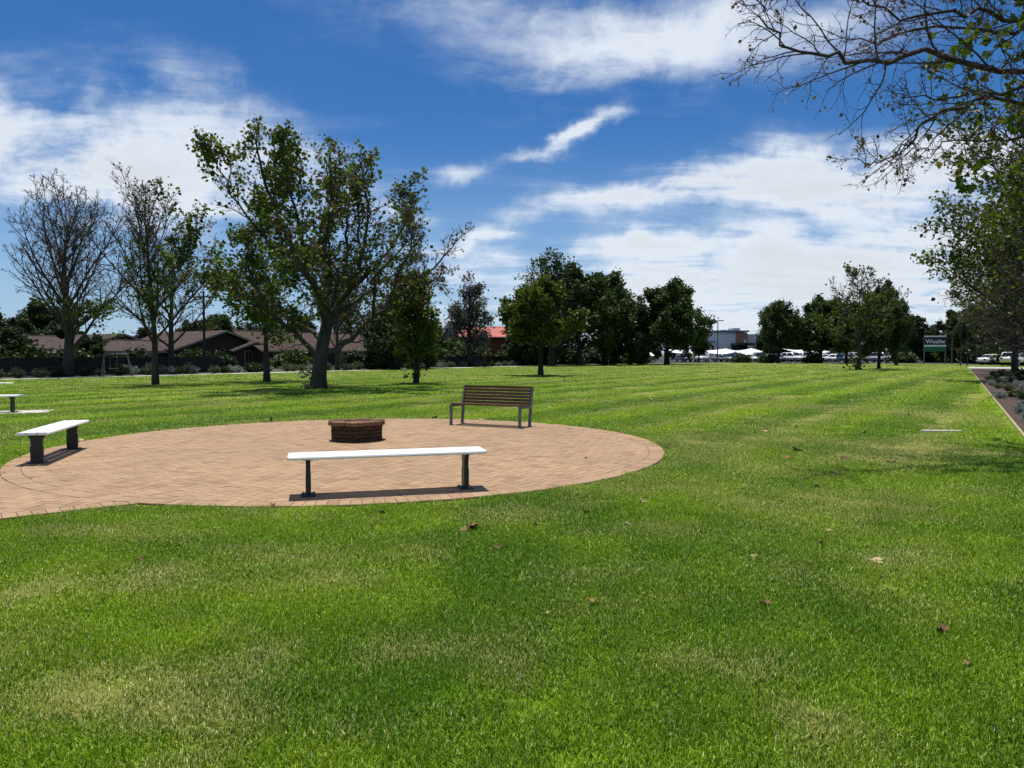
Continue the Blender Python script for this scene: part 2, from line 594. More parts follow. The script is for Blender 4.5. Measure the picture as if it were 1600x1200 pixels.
def inside_paving(x, y, grow=0.0):
    x, y = np.asarray(x, float), np.asarray(y, float)
    a = np.hypot(x - C_PAV.x, y - C_PAV.y) < R_PAV + grow
    q = [(p.x, p.y) for p in PATHQ]
    ins = np.ones_like(x, bool)
    for i in range(4):
        (x0, y0), (x1, y1) = q[i], q[(i + 1) % 4]
        L = math.hypot(x1 - x0, y1 - y0)
        # quad runs clockwise or not: keep the side of the centre
        cxm, cym = sum(v[0] for v in q) / 4, sum(v[1] for v in q) / 4
        s = ((x1 - x0) * (cym - y0) - (y1 - y0) * (cxm - x0))
        e = ((x1 - x0) * (y - y0) - (y1 - y0) * (x - x0)) / L * (1 if s > 0 else -1)
        ins &= e > -grow
    # small fillet where the path leaves the circle
    return a | ins


SLABS = [  # concrete pads flush with the turf: centre, half sizes, yaw
    (ground(-14, 646), 1.35, 0.55, 0.35), (ground(-10, 599.3), 0.85, 1.1, 0.6), (ground(1471, 675.5), 0.37, 0.07, -0.06)]


def inside_slab(x, y):
    r = np.zeros_like(np.asarray(x, float), bool)
    for c, hx, hy, yaw in SLABS:
        ca, sa = math.cos(yaw), math.sin(yaw)
        lx = (x - c.x) * ca + (y - c.y) * sa
        ly = -(x - c.x) * sa + (y - c.y) * ca
        r |= (abs(lx) < hx) & (abs(ly) < hy)
    return r


SPOTS = [(480, 873, .40, .14, .8), (390, 860, .35, .10, .5), (805, 803, .42, .20, .75), (760, 812, .3, .12, .4), (1050, 832, .45, .16, .6), (955, 769, .35, .22, .5),
         (1170, 1046, .22, .09, .9), (1065, 1033, .18, .08, .6), (1350, 780, .55, .35, .55), (1385, 718, .8, .5, .75), (1420, 703, .9, .5, .5),
         (1460, 648, 1.3, 1.0, .7), (1500, 655, .8, .9, .5), (1000, 893, .35, .12, .35), (880, 905, .3, .12, .4), (120, 830, .35, .15, .5), (235, 905, .4, .14, .6),
         (450, 918, .4, .10, .5), (190, 1065, .30, .14, .75), (90, 1085, .25, .12, .6), (250, 1120, .22, .07, .7), (410, 1120, .14, .06, .6), (640, 1025, .16, .06, .4), (430, 1030, .07, .04, .7),
         (1290, 1130, .12, .09, .7), (1255, 1165, .1, .06, .5), (30, 930, .35, .2, .5), (1375, 880, .10, .08, .8), (1180, 790, .4, .2, .35),
         (1300, 640, 1.4, .8, .4), (1120, 620, 2.2, .9, .4), (1010, 632, 1.4, .6, .4), (1200, 700, .8, .5, .35), (1050, 935, .25, .1, .35), (560, 1140, .2, .08, .35), (820, 1040, .2, .06, .3)]
SPOTG = [(ground(a, b_), rx, ry, am) for a, b_, rx, ry, am in SPOTS]


def lawn_attr(x, y):
    d = np.hypot(x, y)
    dry = np.clip((fbm(x, y, 0.42, 3) - 0.60) * 2.2, 0, 0.32)
    dry += np.clip((fbm(x, y, 1.6, 9) - 0.58) * 2.0, 0, 0.35)
    wx = (fbm(x, y, 2.2, 21) - 0.5) * 0.7
    wy = (fbm(x, y, 2.2, 33) - 0.5) * 0.5
    for c, rx, ry, am in SPOTG:
        q = ((x + wx * min(1, rx * 2) - c.x) / rx) ** 2 + ((y + wy * min(1, ry * 2.5) - c.y) / (ry * 1.6)) ** 2
        dry += am * 0.62 * np.exp(-q * 0.8)
    along = x * U.x + y * U.y
    across = x * N.x + y * N.y
    wob = (fbm(x, y, 0.12, 5) - 0.5) * 2.0
    st = np.sin((across + wob * 0.25) * 2 * math.pi / 2.6)
    st2 = np.sin((along + wob) * 2 * math.pi / 7.3 + 1.0)
    st3 = np.sin((across + wob * 0.5) * 2 * math.pi / 5.6 + 0.4)
    far = np.clip((d - 7) / 16, 0, 1)
    tone = 0.45 + (fbm(x, y, 0.33, 14) - 0.5) * 1.25 * (1 - .45 * far) + (fbm(x, y, 1.5, 41) - 0.5) * 1.6 * (1 - .75 * far)
    tone += far * (0.34 * np.sign(st) * np.minimum(1, abs(st) * 2.5) + 0.06 * st2 + 0.16 * st3)
    dry += np.clip((d - 30) / 60, 0, 1) * 0.22
    thin = np.clip(1 - abs(((across + wob * 0.25) / 2.6) % 1 - 0.5) * 2 / 0.22, 0, 1) * far * np.clip(fbm(x, y, 0.16, 77) - 0.36, 0, 1) * 4.0
    dry += np.clip(thin, 0, 0.75)
    return np.clip(dry, 0, 1), np.clip(tone, 0, 1)


def build_lawn():
    def axis(lo, hi, near_lo, near_hi, step, growf):
        a = list(np.arange(near_lo, near_hi + 1e-6, step))
        s, v = step, a[-1]
        while v < hi:
            s *= growf
            v += s
            a.append(min(v, hi))
        s, v, pre = step, a[0], []
        while v > lo:
            s *= growf
            v -= s
            pre.append(max(v, lo))
        return np.array(pre[::-1] + a)
    xs = axis(-1600, 1600, -11, 13, 0.16, 1.035)
    ys = axis(-400, 2400, 2.0, 22.0, 0.16, 1.03)
    X, Y = np.meshgrid(xs, ys)
    nx, ny = len(xs), len(ys)
    v = np.stack([X.ravel(), Y.ravel(), np.zeros(X.size)], 1)
    i = np.arange((ny - 1) * (nx - 1))
    r, c = i // (nx - 1), i % (nx - 1)
    a = r * nx + c
    f = np.stack([a, a + 1, a + nx + 1, a + nx], 1)
    me = np_mesh("lawn", v, f, M_LAWN)
    dry, tone = lawn_attr(v[:, 0], v[:, 1])
    for nm, arr in (("dry", dry), ("tone", tone)):
        at = me.attributes.new(nm, 'FLOAT', 'POINT')
        at.data.foreach_set('value', arr.astype(np.float32))
    tag(link("lawn", me), kind="structure")


build_lawn()


def build_grass():
    col = bpy.data.collections.new("grass_tufts")
    for k in range(7):
        rg = np.random.default_rng(100 + k)
        nb = 230
        rr = 0.115 * np.sqrt(rg.random(nb))
        an = rg.random(nb) * 2 * math.pi
        bx, by = rr * np.cos(an), rr * np.sin(an)
        h = rg.uniform(0.016, 0.042, nb)
        w = rg.uniform(0.0016, 0.0030, nb)
        az = rg.random(nb) * 2 * math.pi
        lean = np.abs(rg.normal(0.0, 0.55, nb))
        ca, sa = np.cos(az), np.sin(az)
        base = np.stack([bx, by, np.full(nb, -0.004)], 1)
        side = np.stack([-sa, ca, np.zeros(nb)], 1) * w[:, None]
        d1 = np.stack([ca * np.sin(lean * .6), sa * np.sin(lean * .6), np.cos(lean * .6)], 1)
        d2 = np.stack([ca * np.sin(lean * 1.7), sa * np.sin(lean * 1.7), np.cos(lean * 1.7)], 1)
        m_ = base + d1 * (h * 0.55)[:, None]
        t_ = m_ + d2 * (h * 0.55)[:, None]
        v = np.stack([base - side, base + side, m_ - side * .85, m_ + side * .85, t_], 1).reshape(-1, 3)
        o = np.arange(nb) * 5
        q = np.stack([o, o + 1, o + 3, o + 2], 1)
        t = np.stack([o + 2, o + 3, o + 4], 1)
        me = np_mesh("grass_tuft", v, [q, t], M_BLADE)
        ob = bpy.data.objects.new("grass_tuft", me)
        col.objects.link(ob)
    P = []
    rg = np.random.default_rng(77)
    # (near, far, per square metre, tuft scale)
    for d0, d1, dens, sc in ((1.6, 5.0, 170, 1.0), (5.0, 9.0, 120, 1.15), (9.0, 15.0, 62, 1.45), (15.0, 26.0, 24, 2.1), (26.0, 44.0, 8, 3.2), (44.0, 75.0, 2.6, 5.0), (75.0, 122.0, 1.2, 7.0)):
        half = math.radians(43)
        area = half * (d1 * d1 - d0 * d0)
        n = int(area * dens)
        r = np.sqrt(rg.uniform(d0 * d0, d1 * d1, n))
        a = rg.uniform(-half, half, n)
        x, y = r * np.sin(a), r * np.cos(a)
        s = sc * rg.uniform(0.85, 1.2, n)
        edge_gap = 0.075 * sc
        keep = ~inside_paving(x, y, edge_gap) & ~inside_slab(x, y)
        keep |= (rg.random(n) < .35) & ~inside_paving(x, y, edge_gap - 0.06) & ~inside_slab(x, y)
        e = (x - BED0.x) * NB_R.x + (y - BED0.y) * NB_R.y
        keep &= e < -0.05
        e2 = (x - EDGE0.x) * N.x + (y - EDGE0.y) * N.y
        keep &= e2 < -0.1 - 0.1 * sc
        keep &= (y < 97 + (x - 8) * 0.82) & (e < -0.05 - 0.08 * sc)
        P.append(np.stack([x, y, s], 1)[keep])
    P = np.concatenate(P)
    me = bpy.data.meshes.new("grass")
    me.vertices.add(len(P))
    co = np.stack([P[:, 0], P[:, 1], np.zeros(len(P))], 1).astype(np.float32)
    me.vertices.foreach_set('co', co.ravel())
    dry, tone = lawn_attr(P[:, 0], P[:, 1])
    for nm, arr in (("dry", dry), ("tone", tone), ("size", P[:, 2])):
        at = me.attributes.new(nm, 'FLOAT', 'POINT')
        at.data.foreach_set('value', arr.astype(np.float32))
    me.materials.append(M_BLADE)
    ob = link("grass", me)
    tag(ob, "short mown green grass covering the lawn", "grass", kind="stuff")
    ng = bpy.data.node_groups.new("grass_scatter", 'GeometryNodeTree')
    ng.interface.new_socket("Geometry", in_out='INPUT', socket_type='NodeSocketGeometry')
    ng.interface.new_socket("Geometry", in_out='OUTPUT', socket_type='NodeSocketGeometry')
    gi, go = ng.nodes.new('NodeGroupInput'), ng.nodes.new('NodeGroupOutput')
    iop = ng.nodes.new('GeometryNodeInstanceOnPoints')
    ci = ng.nodes.new('GeometryNodeCollectionInfo')
    ci.inputs['Collection'].default_value = col
    ci.inputs['Separate Children'].default_value = True
    ci.inputs['Reset Children'].default_value = True
    rv = ng.nodes.new('FunctionNodeRandomValue')
    rv.data_type = 'FLOAT_VECTOR'
    rv.inputs[0].default_value = (-0.06, -0.06, 0)
    rv.inputs[1].default_value = (0.06, 0.06, 6.283)
    na = ng.nodes.new('GeometryNodeInputNamedAttribute')
    na.data_type = 'FLOAT'
    na.inputs['Name'].default_value = 'size'
    cx = ng.nodes.new('ShaderNodeCombineXYZ')
    mm = ng.nodes.new('ShaderNodeMath')
    mm.operation = 'POWER'
    mm.inputs[1].default_value = 0.35
    L = ng.links.new
    L(na.outputs[0], mm.inputs[0])
    L(na.outputs[0], cx.inputs[0])
    L(na.outputs[0], cx.inputs[1])
    L(mm.outputs[0], cx.inputs[2])
    L(gi.outputs[0], iop.inputs['Points'])
    L(ci.outputs[0], iop.inputs['Instance'])
    iop.inputs['Pick Instance'].default_value = True
    L(rv.outputs[0], iop.inputs['Rotation'])
    L(cx.outputs[0], iop.inputs['Scale'])
    L(iop.outputs[0], go.inputs[0])
    md = ob.modifiers.new("scatter", 'NODES')
    md.node_group = ng
    print("grass points", len(P))


build_grass()


# ------------------------------------------------------------------ paving
def clip_poly(poly, edges):
    """clip a convex polygon by half planes (px,py,nx,ny): keep (p-q).n<=0"""
    for (qx, qy, nx_, ny_) in edges:
        out = []
        m = len(poly)
        for i in range(m):
            a, c = poly[i], poly[(i + 1) % m]
            da = (a[0] - qx) * nx_ + (a[1] - qy) * ny_
            dc = (c[0] - qx) * nx_ + (c[1] - qy) * ny_
            if da <= 0:
                out.append(a)
            if (da < 0 < dc) or (dc < 0 < da):
                t = da / (da - dc)
                out.append((a[0] + (c[0] - a[0]) * t, a[1] + (c[1] - a[1]) * t))
        poly = out
        if len(poly) < 3:
            return []
    return poly


def area2(p):
    return sum(p[i][0] * p[(i + 1) % len(p)][1] - p[(i + 1) % len(p)][0] * p[i][1] for i in range(len(p))) / 2


def shrink(p, g):
    cx_, cy_ = sum(v[0] for v in p) / len(p), sum(v[1] for v in p) / len(p)
    out = []
    for x, y in p:
        L = math.hypot(x - cx_, y - cy_)
        k = max(0.2, 1 - g * 1.25 / max(L, 1e-4))
        out.append((cx_ + (x - cx_) * k, cy_ + (y - cy_) * k))
    return out


def herring(cx_, cy_, ang, rad, W=0.118):
    ca, sa = math.cos(ang), math.sin(ang)
    k = int(rad / W) + 3
    for i in range(-k, k):
        for j in range(-k, k):
            t = (i - j) % 4
            if t == 0:
                r = (i, j, i + 2, j + 1)
            elif t == 3:
                r = (i, j, i + 1, j + 2)
            else:
                continue
            q = [(r[0] * W, r[1] * W), (r[2] * W, r[1] * W), (r[2] * W, r[3] * W), (r[0] * W, r[3] * W)]
            yield [(cx_ + x * ca - y * sa, cy_ + x * sa + y * ca) for x, y in q]


def build_paving():
    pieces = []
    g = 0.0042
    cx_, cy_ = C_PAV.x, C_PAV.y
    ring_w = 0.235
    rin = R_PAV - ring_w
    # border: one header course and one stretcher course
    nh = int(2 * math.pi * R_PAV / 0.119)
    for k in range(nh):
        a0, a1 = 2 * math.pi * k / nh, 2 * math.pi * (k + 1) / nh
        pieces.append(([(cx_ + r * math.cos(a), cy_ + r * math.sin(a)) for r, a in ((R_PAV - ring_w, a0), (R_PAV, a0), (R_PAV, a1), (R_PAV - ring_w, a1))]))
    ne = 72
    edges = [(cx_ + rin * math.cos(2 * math.pi * k / ne), cy_ + rin * math.sin(2 * math.pi * k / ne), math.cos(2 * math.pi * k / ne), math.sin(2 * math.pi * k / ne)) for k in range(ne)]
    for q in herring(cx_, cy_, math.radians(-32), R_PAV + 0.3):
        mx, my = (q[0][0] + q[2][0]) / 2, (q[0][1] + q[2][1]) / 2
        r = math.hypot(mx - cx_, my - cy_)
        if r > rin + 0.2:
            continue
        if math.hypot(mx - PIT.x, my - PIT.y) < 0.22:
            continue
        if r > rin - 0.2:
            q = clip_poly(q, edges)
            if not q or area2(q) < 0.0012:
                continue
        pieces.append(q)
    # path pieces: herringbone clipped to the quad, kept outside the circle, with an edging course
    Q = [(p.x, p.y) for p in PATHQ]
    if area2(Q) < 0:
        Q = Q[::-1]
    pe = []
    for i in range(4):
        (x0, y0), (x1, y1) = Q[i], Q[(i + 1) % 4]
        L = math.hypot(x1 - x0, y1 - y0)
        pe.append((x0, y0, (y1 - y0) / L, -(x1 - x0) / L))
    mcx, mcy = sum(v[0] for v in Q) / 4, sum(v[1] for v in Q) / 4
    pang = math.atan2(PATHQ[1].y - PATHQ[0].y, PATHQ[1].x - PATHQ[0].x)
    inner = [(x - nx_ * 0.24, y - ny_ * 0.24, nx_, ny_) for x, y, nx_, ny_ in pe]

    def outside_circle(q):
        """cut a small piece back to the circle's tangent"""
        mx, my = sum(v[0] for v in q) / len(q), sum(v[1] for v in q) / len(q)
        a = math.atan2(my - cy_, mx - cx_)
        return clip_poly(q, [(cx_ + (R_PAV + .004) * math.cos(a), cy_ + (R_PAV + .004) * math.sin(a), -math.cos(a), -math.sin(a))])
    for q in herring(mcx, mcy, pang + math.radians(45), 5.0):
        q = clip_poly(q, inner)
        if not q:
            continue
        q = outside_circle(q)
        if q and abs(area2(q)) > 0.0012:
            pieces.append(q)
    dvec = (math.cos(pang), math.sin(pang))
    for base, sgn in ((PATHQ[0], 1), (PATHQ[3], -1)):
        nv = (-dvec[1] * sgn, dvec[0] * sgn)
        if (mcx - base.x) * nv[0] + (mcy - base.y) * nv[1] < 0:
            nv = (-nv[0], -nv[1])
        for k in range(59):
            s0, s1 = k * 0.119, (k + 1) * 0.119
            q = [(base.x + dvec[0] * s + nv[0] * o_, base.y + dvec[1] * s + nv[1] * o_) for s, o_ in ((s0, 0), (s1, 0), (s1, .235), (s0, .235))]
            if area2(q) < 0:
                q = q[::-1]
            q = outside_circle(q)
            if q and abs(area2(q)) > 0.0012:
                pieces.append(q)
    # base of sand under it all
    mb = MB()
    mb.face([(cx_ + (R_PAV + .01) * math.cos(2 * math.pi * k / 96), cy_ + (R_PAV + .01) * math.sin(2 * math.pi * k / 96), 0.010) for k in range(96)])
    mb.face([(x, y, 0.006) for x, y in Q])
    root = mb.build("brick_paving", M_SAND)
    tag(root, kind="structure")
    rr = random.Random(4)

    def seen(q):
        mx, my = sum(v[0] for v in q) / len(q), sum(v[1] for v in q) / len(q)
        return my > 1 and abs(mx / my) < 0.69 and abs(area2(q)) > 0.02
    order = sorted(range(len(pieces)), key=lambda i: (0 if seen(pieces[i]) else 1, sum(v[0] ** 2 + v[1] ** 2 for v in pieces[i]) / len(pieces[i])))
    single = set(order[:300])
    V, FT, FQ = [], [], []
    for i, q in enumerate(pieces):
        if area2(q) < 0:
            q = q[::-1]
        q = shrink(q, g)
        top = 0.0205 + rr.gauss(0, 0.0009)
        tx, ty = rr.gauss(0, 0.004), rr.gauss(0, 0.004)
        mx, my = sum(v[0] for v in q) / len(q), sum(v[1] for v in q) / len(q)
        n = len(q)
        q2 = shrink(q, 0.003)
        ring0 = [(x - mx, y - my, -0.016) for x, y in q]
        ring1 = [(x - mx, y - my, -0.003 + (x - mx) * tx + (y - my) * ty) for x, y in q]
        ring2 = [(x - mx, y - my, (x - mx) * tx + (y - my) * ty) for x, y in q2]
        vs_ = ring0 + ring1 + ring2
        fs = [[2 * n + k for k in range(n)]] + [[r * n + k, r * n + (k + 1) % n, (r + 1) * n + (k + 1) % n, (r + 1) * n + k] for r in range(2) for k in range(n)]
        if i in single:
            me = bpy.data.meshes.new("paver")
            me.from_pydata(vs_, [], fs)
            me.materials.append(M_PAVER)
            o = link("paver", me, None, root)
            o.location = (mx, my, top)
        else:
            o0 = len(V)
            V.extend((x + mx, y + my, z + top) for x, y, z in vs_)
            FT.extend([[o0 + k for k in f] for f in fs])
    me = bpy.data.meshes.new("paver_field")
    me.from_pydata(V, [], FT)
    me.materials.append(M_PAVER)
    o = link("paver_field", me, None, root)
    o["kind"] = "stuff"
    print("pavers", len(pieces))


PIT = ground(558, 689)
build_paving()

for i, (c, hx, hy, yaw) in enumerate(SLABS):
    mb = MB()
    mb.box((0, 0, 0.0), (hx * 2, hy * 2, 0.05), bevel=0.006)
    o = mb.build("concrete_pad" if i < 2 else "concrete_strip", M_CONC)
    o.location = (c.x, c.y, 0.0 if i < 2 else 0.018)
    o.rotation_euler = (0, 0, yaw)
    tag(o, kind="structure")


# ------------------------------------------------------------------ setting sheets
def sheet(name, pts, z, m, kind="structure"):
    mb = MB()
    mb.face([(p[0], p[1], z) for p in pts])
    o = mb.build(name, m)
    tag(o, kind=kind)
    return o


def pk(t, w):
    p = EDGE0 + U * t + N * w
    return (p.x, p.y)


def bd(t, w):
    p = BED0 + UB * t + NB_R * w
    return (p.x, p.y)


sheet("footpath", [pk(-60, 0.0), pk(86, 0.0), pk(86, 1.9), pk(-60, 1.9)], 0.012, M_PATH)
sheet("garden_soil", [pk(-70, 1.9), pk(86, 1.9), pk(86, 60), pk(-70, 60)], 0.008, M_SOIL)
BEDLEN = (BED1 - BED0).length
sheet("mulch_bed", [bd(-14, 0.10), bd(BEDLEN - 12, 0.10), bd(BEDLEN - 12, 9.5), bd(-14, 9.5)], 0.030, M_MULCH)
sheet("cross_path", [bd(BEDLEN - 12, 0.0), bd(BEDLEN - 2, 0.0), bd(BEDLEN - 2, 12), bd(BEDLEN - 12, 12)], 0.026, M_PATH)
FARL = ground(905, 570.0)
FARM = ground(1180, 567.0)
FARR = ground(1512, 570.5)
sheet("car_park", [(FARL.x, FARL.y + 2), (FARM.x, FARM.y), (FARR.x, FARR.y + 1), (FARR.x + 120, FARR.y - 60), (400, 420), (-60, 420), (-25, 200)], 0.016, M_ASPH)
sheet("side_street", [bd(-14, 9.5), bd(BEDLEN + 4, 9.5), bd(BEDLEN + 4, 60), bd(-14, 60)], 0.020, M_ASPH)
# timber edging beside the mulch, a kerb of short lengths
for k in range(14):
    s0 = -13.5 + k * 6.2
    a, c = Vector(bd(s0, 0.05) + (0,)), Vector(bd(s0 + 6.17, 0.05) + (0,))
    mb = MB()
    mb.box((0, 0, 0.02), ((c - a).length, 0.055, 0.07), bevel=0.006)
    o = mb.build("bed_edging", M_EDGE)
    o.location = (a + c) / 2
    o.rotation_euler = (0, 0, math.atan2(UB.y, UB.x))
    tag(o, "straw coloured edging board between the lawn and the mulch bed", "edging", "edging boards along the mulch bed")


# ------------------------------------------------------------------ trees
def unit(a):
    return a / np.maximum(np.linalg.norm(a, axis=-1, keepdims=True), 1e-9)


class Tree:
    def __init__(self, seed):
        self.rg = np.random.default_rng(seed)
        self.br = []          # (points, radii, sides, level)
        self.tw = []          # twig leaf seats: (points, dirs)

    def perp(self, d):
        a = np.array([0.0, 0.0, 1.0]) if abs(d[2]) < 0.9 else np.array([1.0, 0, 0])
        u = np.cross(d, a)
        u /= np.linalg.norm(u)
        return u, np.cross(d, u)

    def run(self, p, d, L, nseg, wig, trop):
        pts = [np.array(p, float)]
        d = np.array(d, float)
        for _ in range(nseg):
            d = d + self.rg.normal(0, wig, 3) + np.array([0, 0, trop])
            d /= np.linalg.norm(d)
            pts.append(pts[-1] + d * (L / nseg))
        return np.array(pts)

    def add(self, pts, r0, r1, lvl, sides):
        t = np.linspace(0, 1, len(pts))
        self.br.append((pts, r0 + (r1 - r0) * t ** 0.85, sides, lvl))

    def sub(self, pts, r0, r1, L, lvl, S):
        """children of a branch; S = list of per-level dicts"""
        if lvl >= len(S):
            return
        q = S[lvl]
        rg = self.rg
        n = q['n'] if isinstance(q['n'], int) else max(1, int(round(q['n'] * L)))
        t0 = q.get('t0', 0.25)
        az = rg.random() * 6.28
        for k in range(n):
            t = t0 + (1 - t0) * (k + rg.random() * 0.9) / n
            t = min(t, 0.985)
            f = t * (len(pts) - 1)
            i = int(f)
            p = pts[i] + (pts[i + 1] - pts[i]) * (f - i)
            d = pts[i + 1] - pts[i]
            d = d / np.linalg.norm(d)
            az += 2.4 + rg.normal(0, 0.5)
            u, v = self.perp(d)
            ang = math.radians(q['ang'] + rg.normal(0, q.get('angv', 9)))
            nd = d * math.cos(ang) + (u * math.cos(az) + v * math.sin(az)) * math.sin(ang)
            cl = q['len'] * (L if q.get('rel', True) else 1.0) * (1 - q.get('fall', 0.45) * t) * rg.uniform(0.75, 1.2)
            if q.get('env'):
                cl *= q['env'](t)
            rp = r0 + (r1 - r0) * t
            cr = min(rp * 0.75, q['r'] * (cl ** 1.0) + 0.003)
            cr = max(cr, q.get('rmin', 0.004))
            cp = self.run(p, nd, cl, q['seg'], q['wig'], q['trop'])
            ce = max(cr * q.get('end', 0.35), q.get('rmin', 0.004) * 0.7)
            self.add(cp, cr, ce, lvl, q['sides'])
            if lvl == len(S) - 1 or q.get('leafy'):
                self.tw.append(cp)
            self.sub(cp, cr, ce, cl, lvl + 1, S)

    def tube_mesh(self, name, mat_, levels):
        V, FQ, off = [], [], 0
        groups = {}
        for pts, rad, sides, lvl in self.br:
            if levels(lvl):
                groups.setdefault((len(pts), sides), []).append((pts, rad))
        for (n, sides), L in groups.items():
            P = np.array([a for a, _ in L])
            R = np.array([b_ for _, b_ in L])
            T = unit(np.gradient(P, axis=1))
            D = unit(P[:, -1] - P[:, 0])
            ref = np.where(np.abs(D[:, 2:3]) < 0.9, np.array([[0, 0, 1.0]]), np.array([[1.0, 0, 0]]))
            u = unit(np.cross(T, np.repeat(ref[:, None], n, 1)))
            v = np.cross(T, u)
            a = np.arange(sides) * 2 * math.pi / sides
            ring = P[:, :, None] + R[:, :, None, None] * (u[:, :, None] * np.cos(a)[None, None, :, None] + v[:, :, None] * np.sin(a)[None, None, :, None])
            B = len(L)
            V.append(ring.reshape(-1, 3))
            bi, si, ki = np.meshgrid(np.arange(B), np.arange(n - 1), np.arange(sides), indexing='ij')
            base = off + bi * n * sides + si * sides
            k2 = (ki + 1) % sides
            FQ.append(np.stack([base + ki, base + k2, base + sides + k2, base + sides + ki], -1).reshape(-1, 4))
            off += B * n * sides
        if not V:
            return None
        return np_mesh(name, np.concatenate(V), [np.concatenate(FQ)], mat_, True)

    def leaf_seats(self, per, spread, keep=None, tmin=0.2):
        rg = self.rg
        P = []
        for cp in self.tw:
            n = rg.poisson(per)
            if n == 0:
                continue
            t = rg.uniform(tmin, 1.0, n) * (len(cp) - 1)
            i = np.minimum(t.astype(int), len(cp) - 2)
            f = (t - i)[:, None]
            P.append(cp[i] * (1 - f) + cp[i + 1] * f + rg.normal(0, spread, (n, 3)))
        if not P:
            return np.zeros((0, 3))
        P = np.concatenate(P)
        if keep is not None:
            P = P[keep(P, rg)]
        return P


def kite_mesh(name, P, size, rg, mat_, droop=0.4, aspect=0.42, upbias=0.5, var=0.35):
    n = len(P)
    if n == 0:
        return None
    a = rg.normal(0, 1, (n, 3))
    a[:, 2] = a[:, 2] * 0.6 - droop
    a = unit(a)
    nn = rg.normal(0, 1, (n, 3))
    nn[:, 2] += upbias
    b_ = unit(np.cross(a, nn))
    nn = np.cross(b_, a)
    s = size * rg.uniform(1 - var, 1 + var, n)[:, None]
    v = np.stack([P, P + a * s * .45 + b_ * s * aspect + nn * s * .12, P + a * s, P + a * s * .45 - b_ * s * aspect + nn * s * .12], 1).reshape(-1, 3)
    o = np.arange(n) * 4
    return np_mesh(name, v, np.concatenate([np.stack([o, o + 1, o + 2], 1), np.stack([o, o + 2, o + 3], 1)]), mat_)


LOBE = [(0, 0), (.28, -.10), (.52, .08), (.36, .22), (.58, .46), (.30, .46), (.24, .62), (0, .98), (-.24, .62), (-.30, .46), (-.58, .46), (-.36, .22), (-.52, .08), (-.28, -.10)]


def lobed_mesh(name, P, size, rg, mat_, droop=0.6):
    n = len(P)
    a = rg.normal(0, 1, (n, 3))
    a[:, 2] = a[:, 2] * .5 - droop
    a = unit(a)
    nn = rg.normal(0, 1, (n, 3))
    nn[:, 2] += .8
    b_ = unit(np.cross(a, nn))
    nn = np.cross(b_, a)
    s = size * rg.uniform(.6, 1.25, n)
    T = np.array([(0, .3)] + LOBE)
    bend = 0.25 * np.abs(T[:, 0]) + 0.1 * T[:, 1]
    v = P[:, None] + s[:, None, None] * (b_[:, None] * T[None, :, :1] + a[:, None] * T[None, :, 1:2] - nn[:, None] * bend[None, :, None] * rg.uniform(-.6, 1.0, n)[:, None, None])
    m = len(T)
    k = np.arange(m - 1)
    tri = np.stack([np.zeros(m - 1, int), 1 + k, 1 + (k + 1) % (m - 1)], 1)
    f = (np.arange(n) * m)[:, None, None] + tri[None]
    return np_mesh(name, v.reshape(-1, 3), f.reshape(-1, 3), mat_)


def finish_tree(t, name, loc, label, cat="tree", group=None, bark=M_BARK, leaves=None, rz=0.0, scale=1.0, sprouts=None, twigmat=None):
    """leaves: list of (mesh)"""
    root = empty(name, loc, rz, label, cat, group)
    root.scale = (scale,) * 3
    link("trunk", t.tube_mesh("trunk", bark, lambda l: l <= 0), None, root)
    me = t.tube_mesh("branches", twigmat or bark, lambda l: l >= 1)
    if me:
        link("branches", me, None, root)
    for nm, me in leaves or []:
        if me:
            o = link(nm, me, None, root)
            if nm != "crown":
                o["kind"] = "stuff"
    return root


def smooth_path(pts, n):
    """Catmull-Rom through pts, n samples"""
    P = np.array(pts, float)
    P = np.vstack([2 * P[0] - P[1], P, 2 * P[-1] - P[-2]])
    out = []
    m = len(P) - 3
    for s in np.linspace(0, m - 1e-6, n):
        i = int(s)
        f = s - i
        p0, p1, p2, p3 = P[i:i + 4]
        out.append(0.5 * ((2 * p1) + (-p0 + p2) * f + (2 * p0 - 5 * p1 + 4 * p2 - p3) * f * f + (-p0 + 3 * p1 - 3 * p2 + p3) * f ** 3))
    return np.array(out)


def flared_trunk(t, pts, r0, r1, flare=1.5, sides=14, n=14):
    p = smooth_path(pts, n)
    h = np.linspace(0, 1, n)
    rad = r0 + (r1 - r0) * h
    rad = rad * (1 + (flare - 1) * np.exp(-h * 9))
    p[0, 2] -= 0.08
    t.br.append((p, rad, sides, 0))
    return p


def twigs(n2=9, n3=6, n4=4, wig=0.16, l2=0.42, l3=0.40, l4=0.42, trop=0.05, rmin=0.004, ang=46):
    return [None,
            dict(n=n2, ang=ang, len=l2, seg=5, wig=wig, trop=trop, r=0.017, sides=5, t0=0.18, rmin=rmin * 1.8),
            dict(n=n3, ang=44, len=l3, seg=4, wig=wig * 1.15, trop=trop, r=0.015, sides=3, t0=0.15, rmin=rmin * 1.2),
            dict(n=n4, ang=42, len=l4, seg=3, wig=wig * 1.3, trop=trop * .6, r=0.012, sides=3, t0=0.2, rmin=rmin)]


def limb_tree(seed, trunk, r0, r1, limbs, S, flare=1.5):
    """trunk: list of points; limbs: (points, radius0, radius1)"""
    t = Tree(seed)
    flared_trunk(t, trunk, r0, r1, flare)
    for pts, a, c in limbs:
        p = smooth_path(pts, max(8, 3 * len(pts)))
        w = t.rg.normal(0, 0.05, p.shape)
        w[0] = 0
        p = p + w
        t.br.append((p, a + (c - a) * np.linspace(0, 1, len(p)) ** 0.8, 8, 0))
        L = float(np.linalg.norm(np.diff(p, axis=0), axis=1).sum())
        t.sub(p, a, c, L, 1, S)
    return t


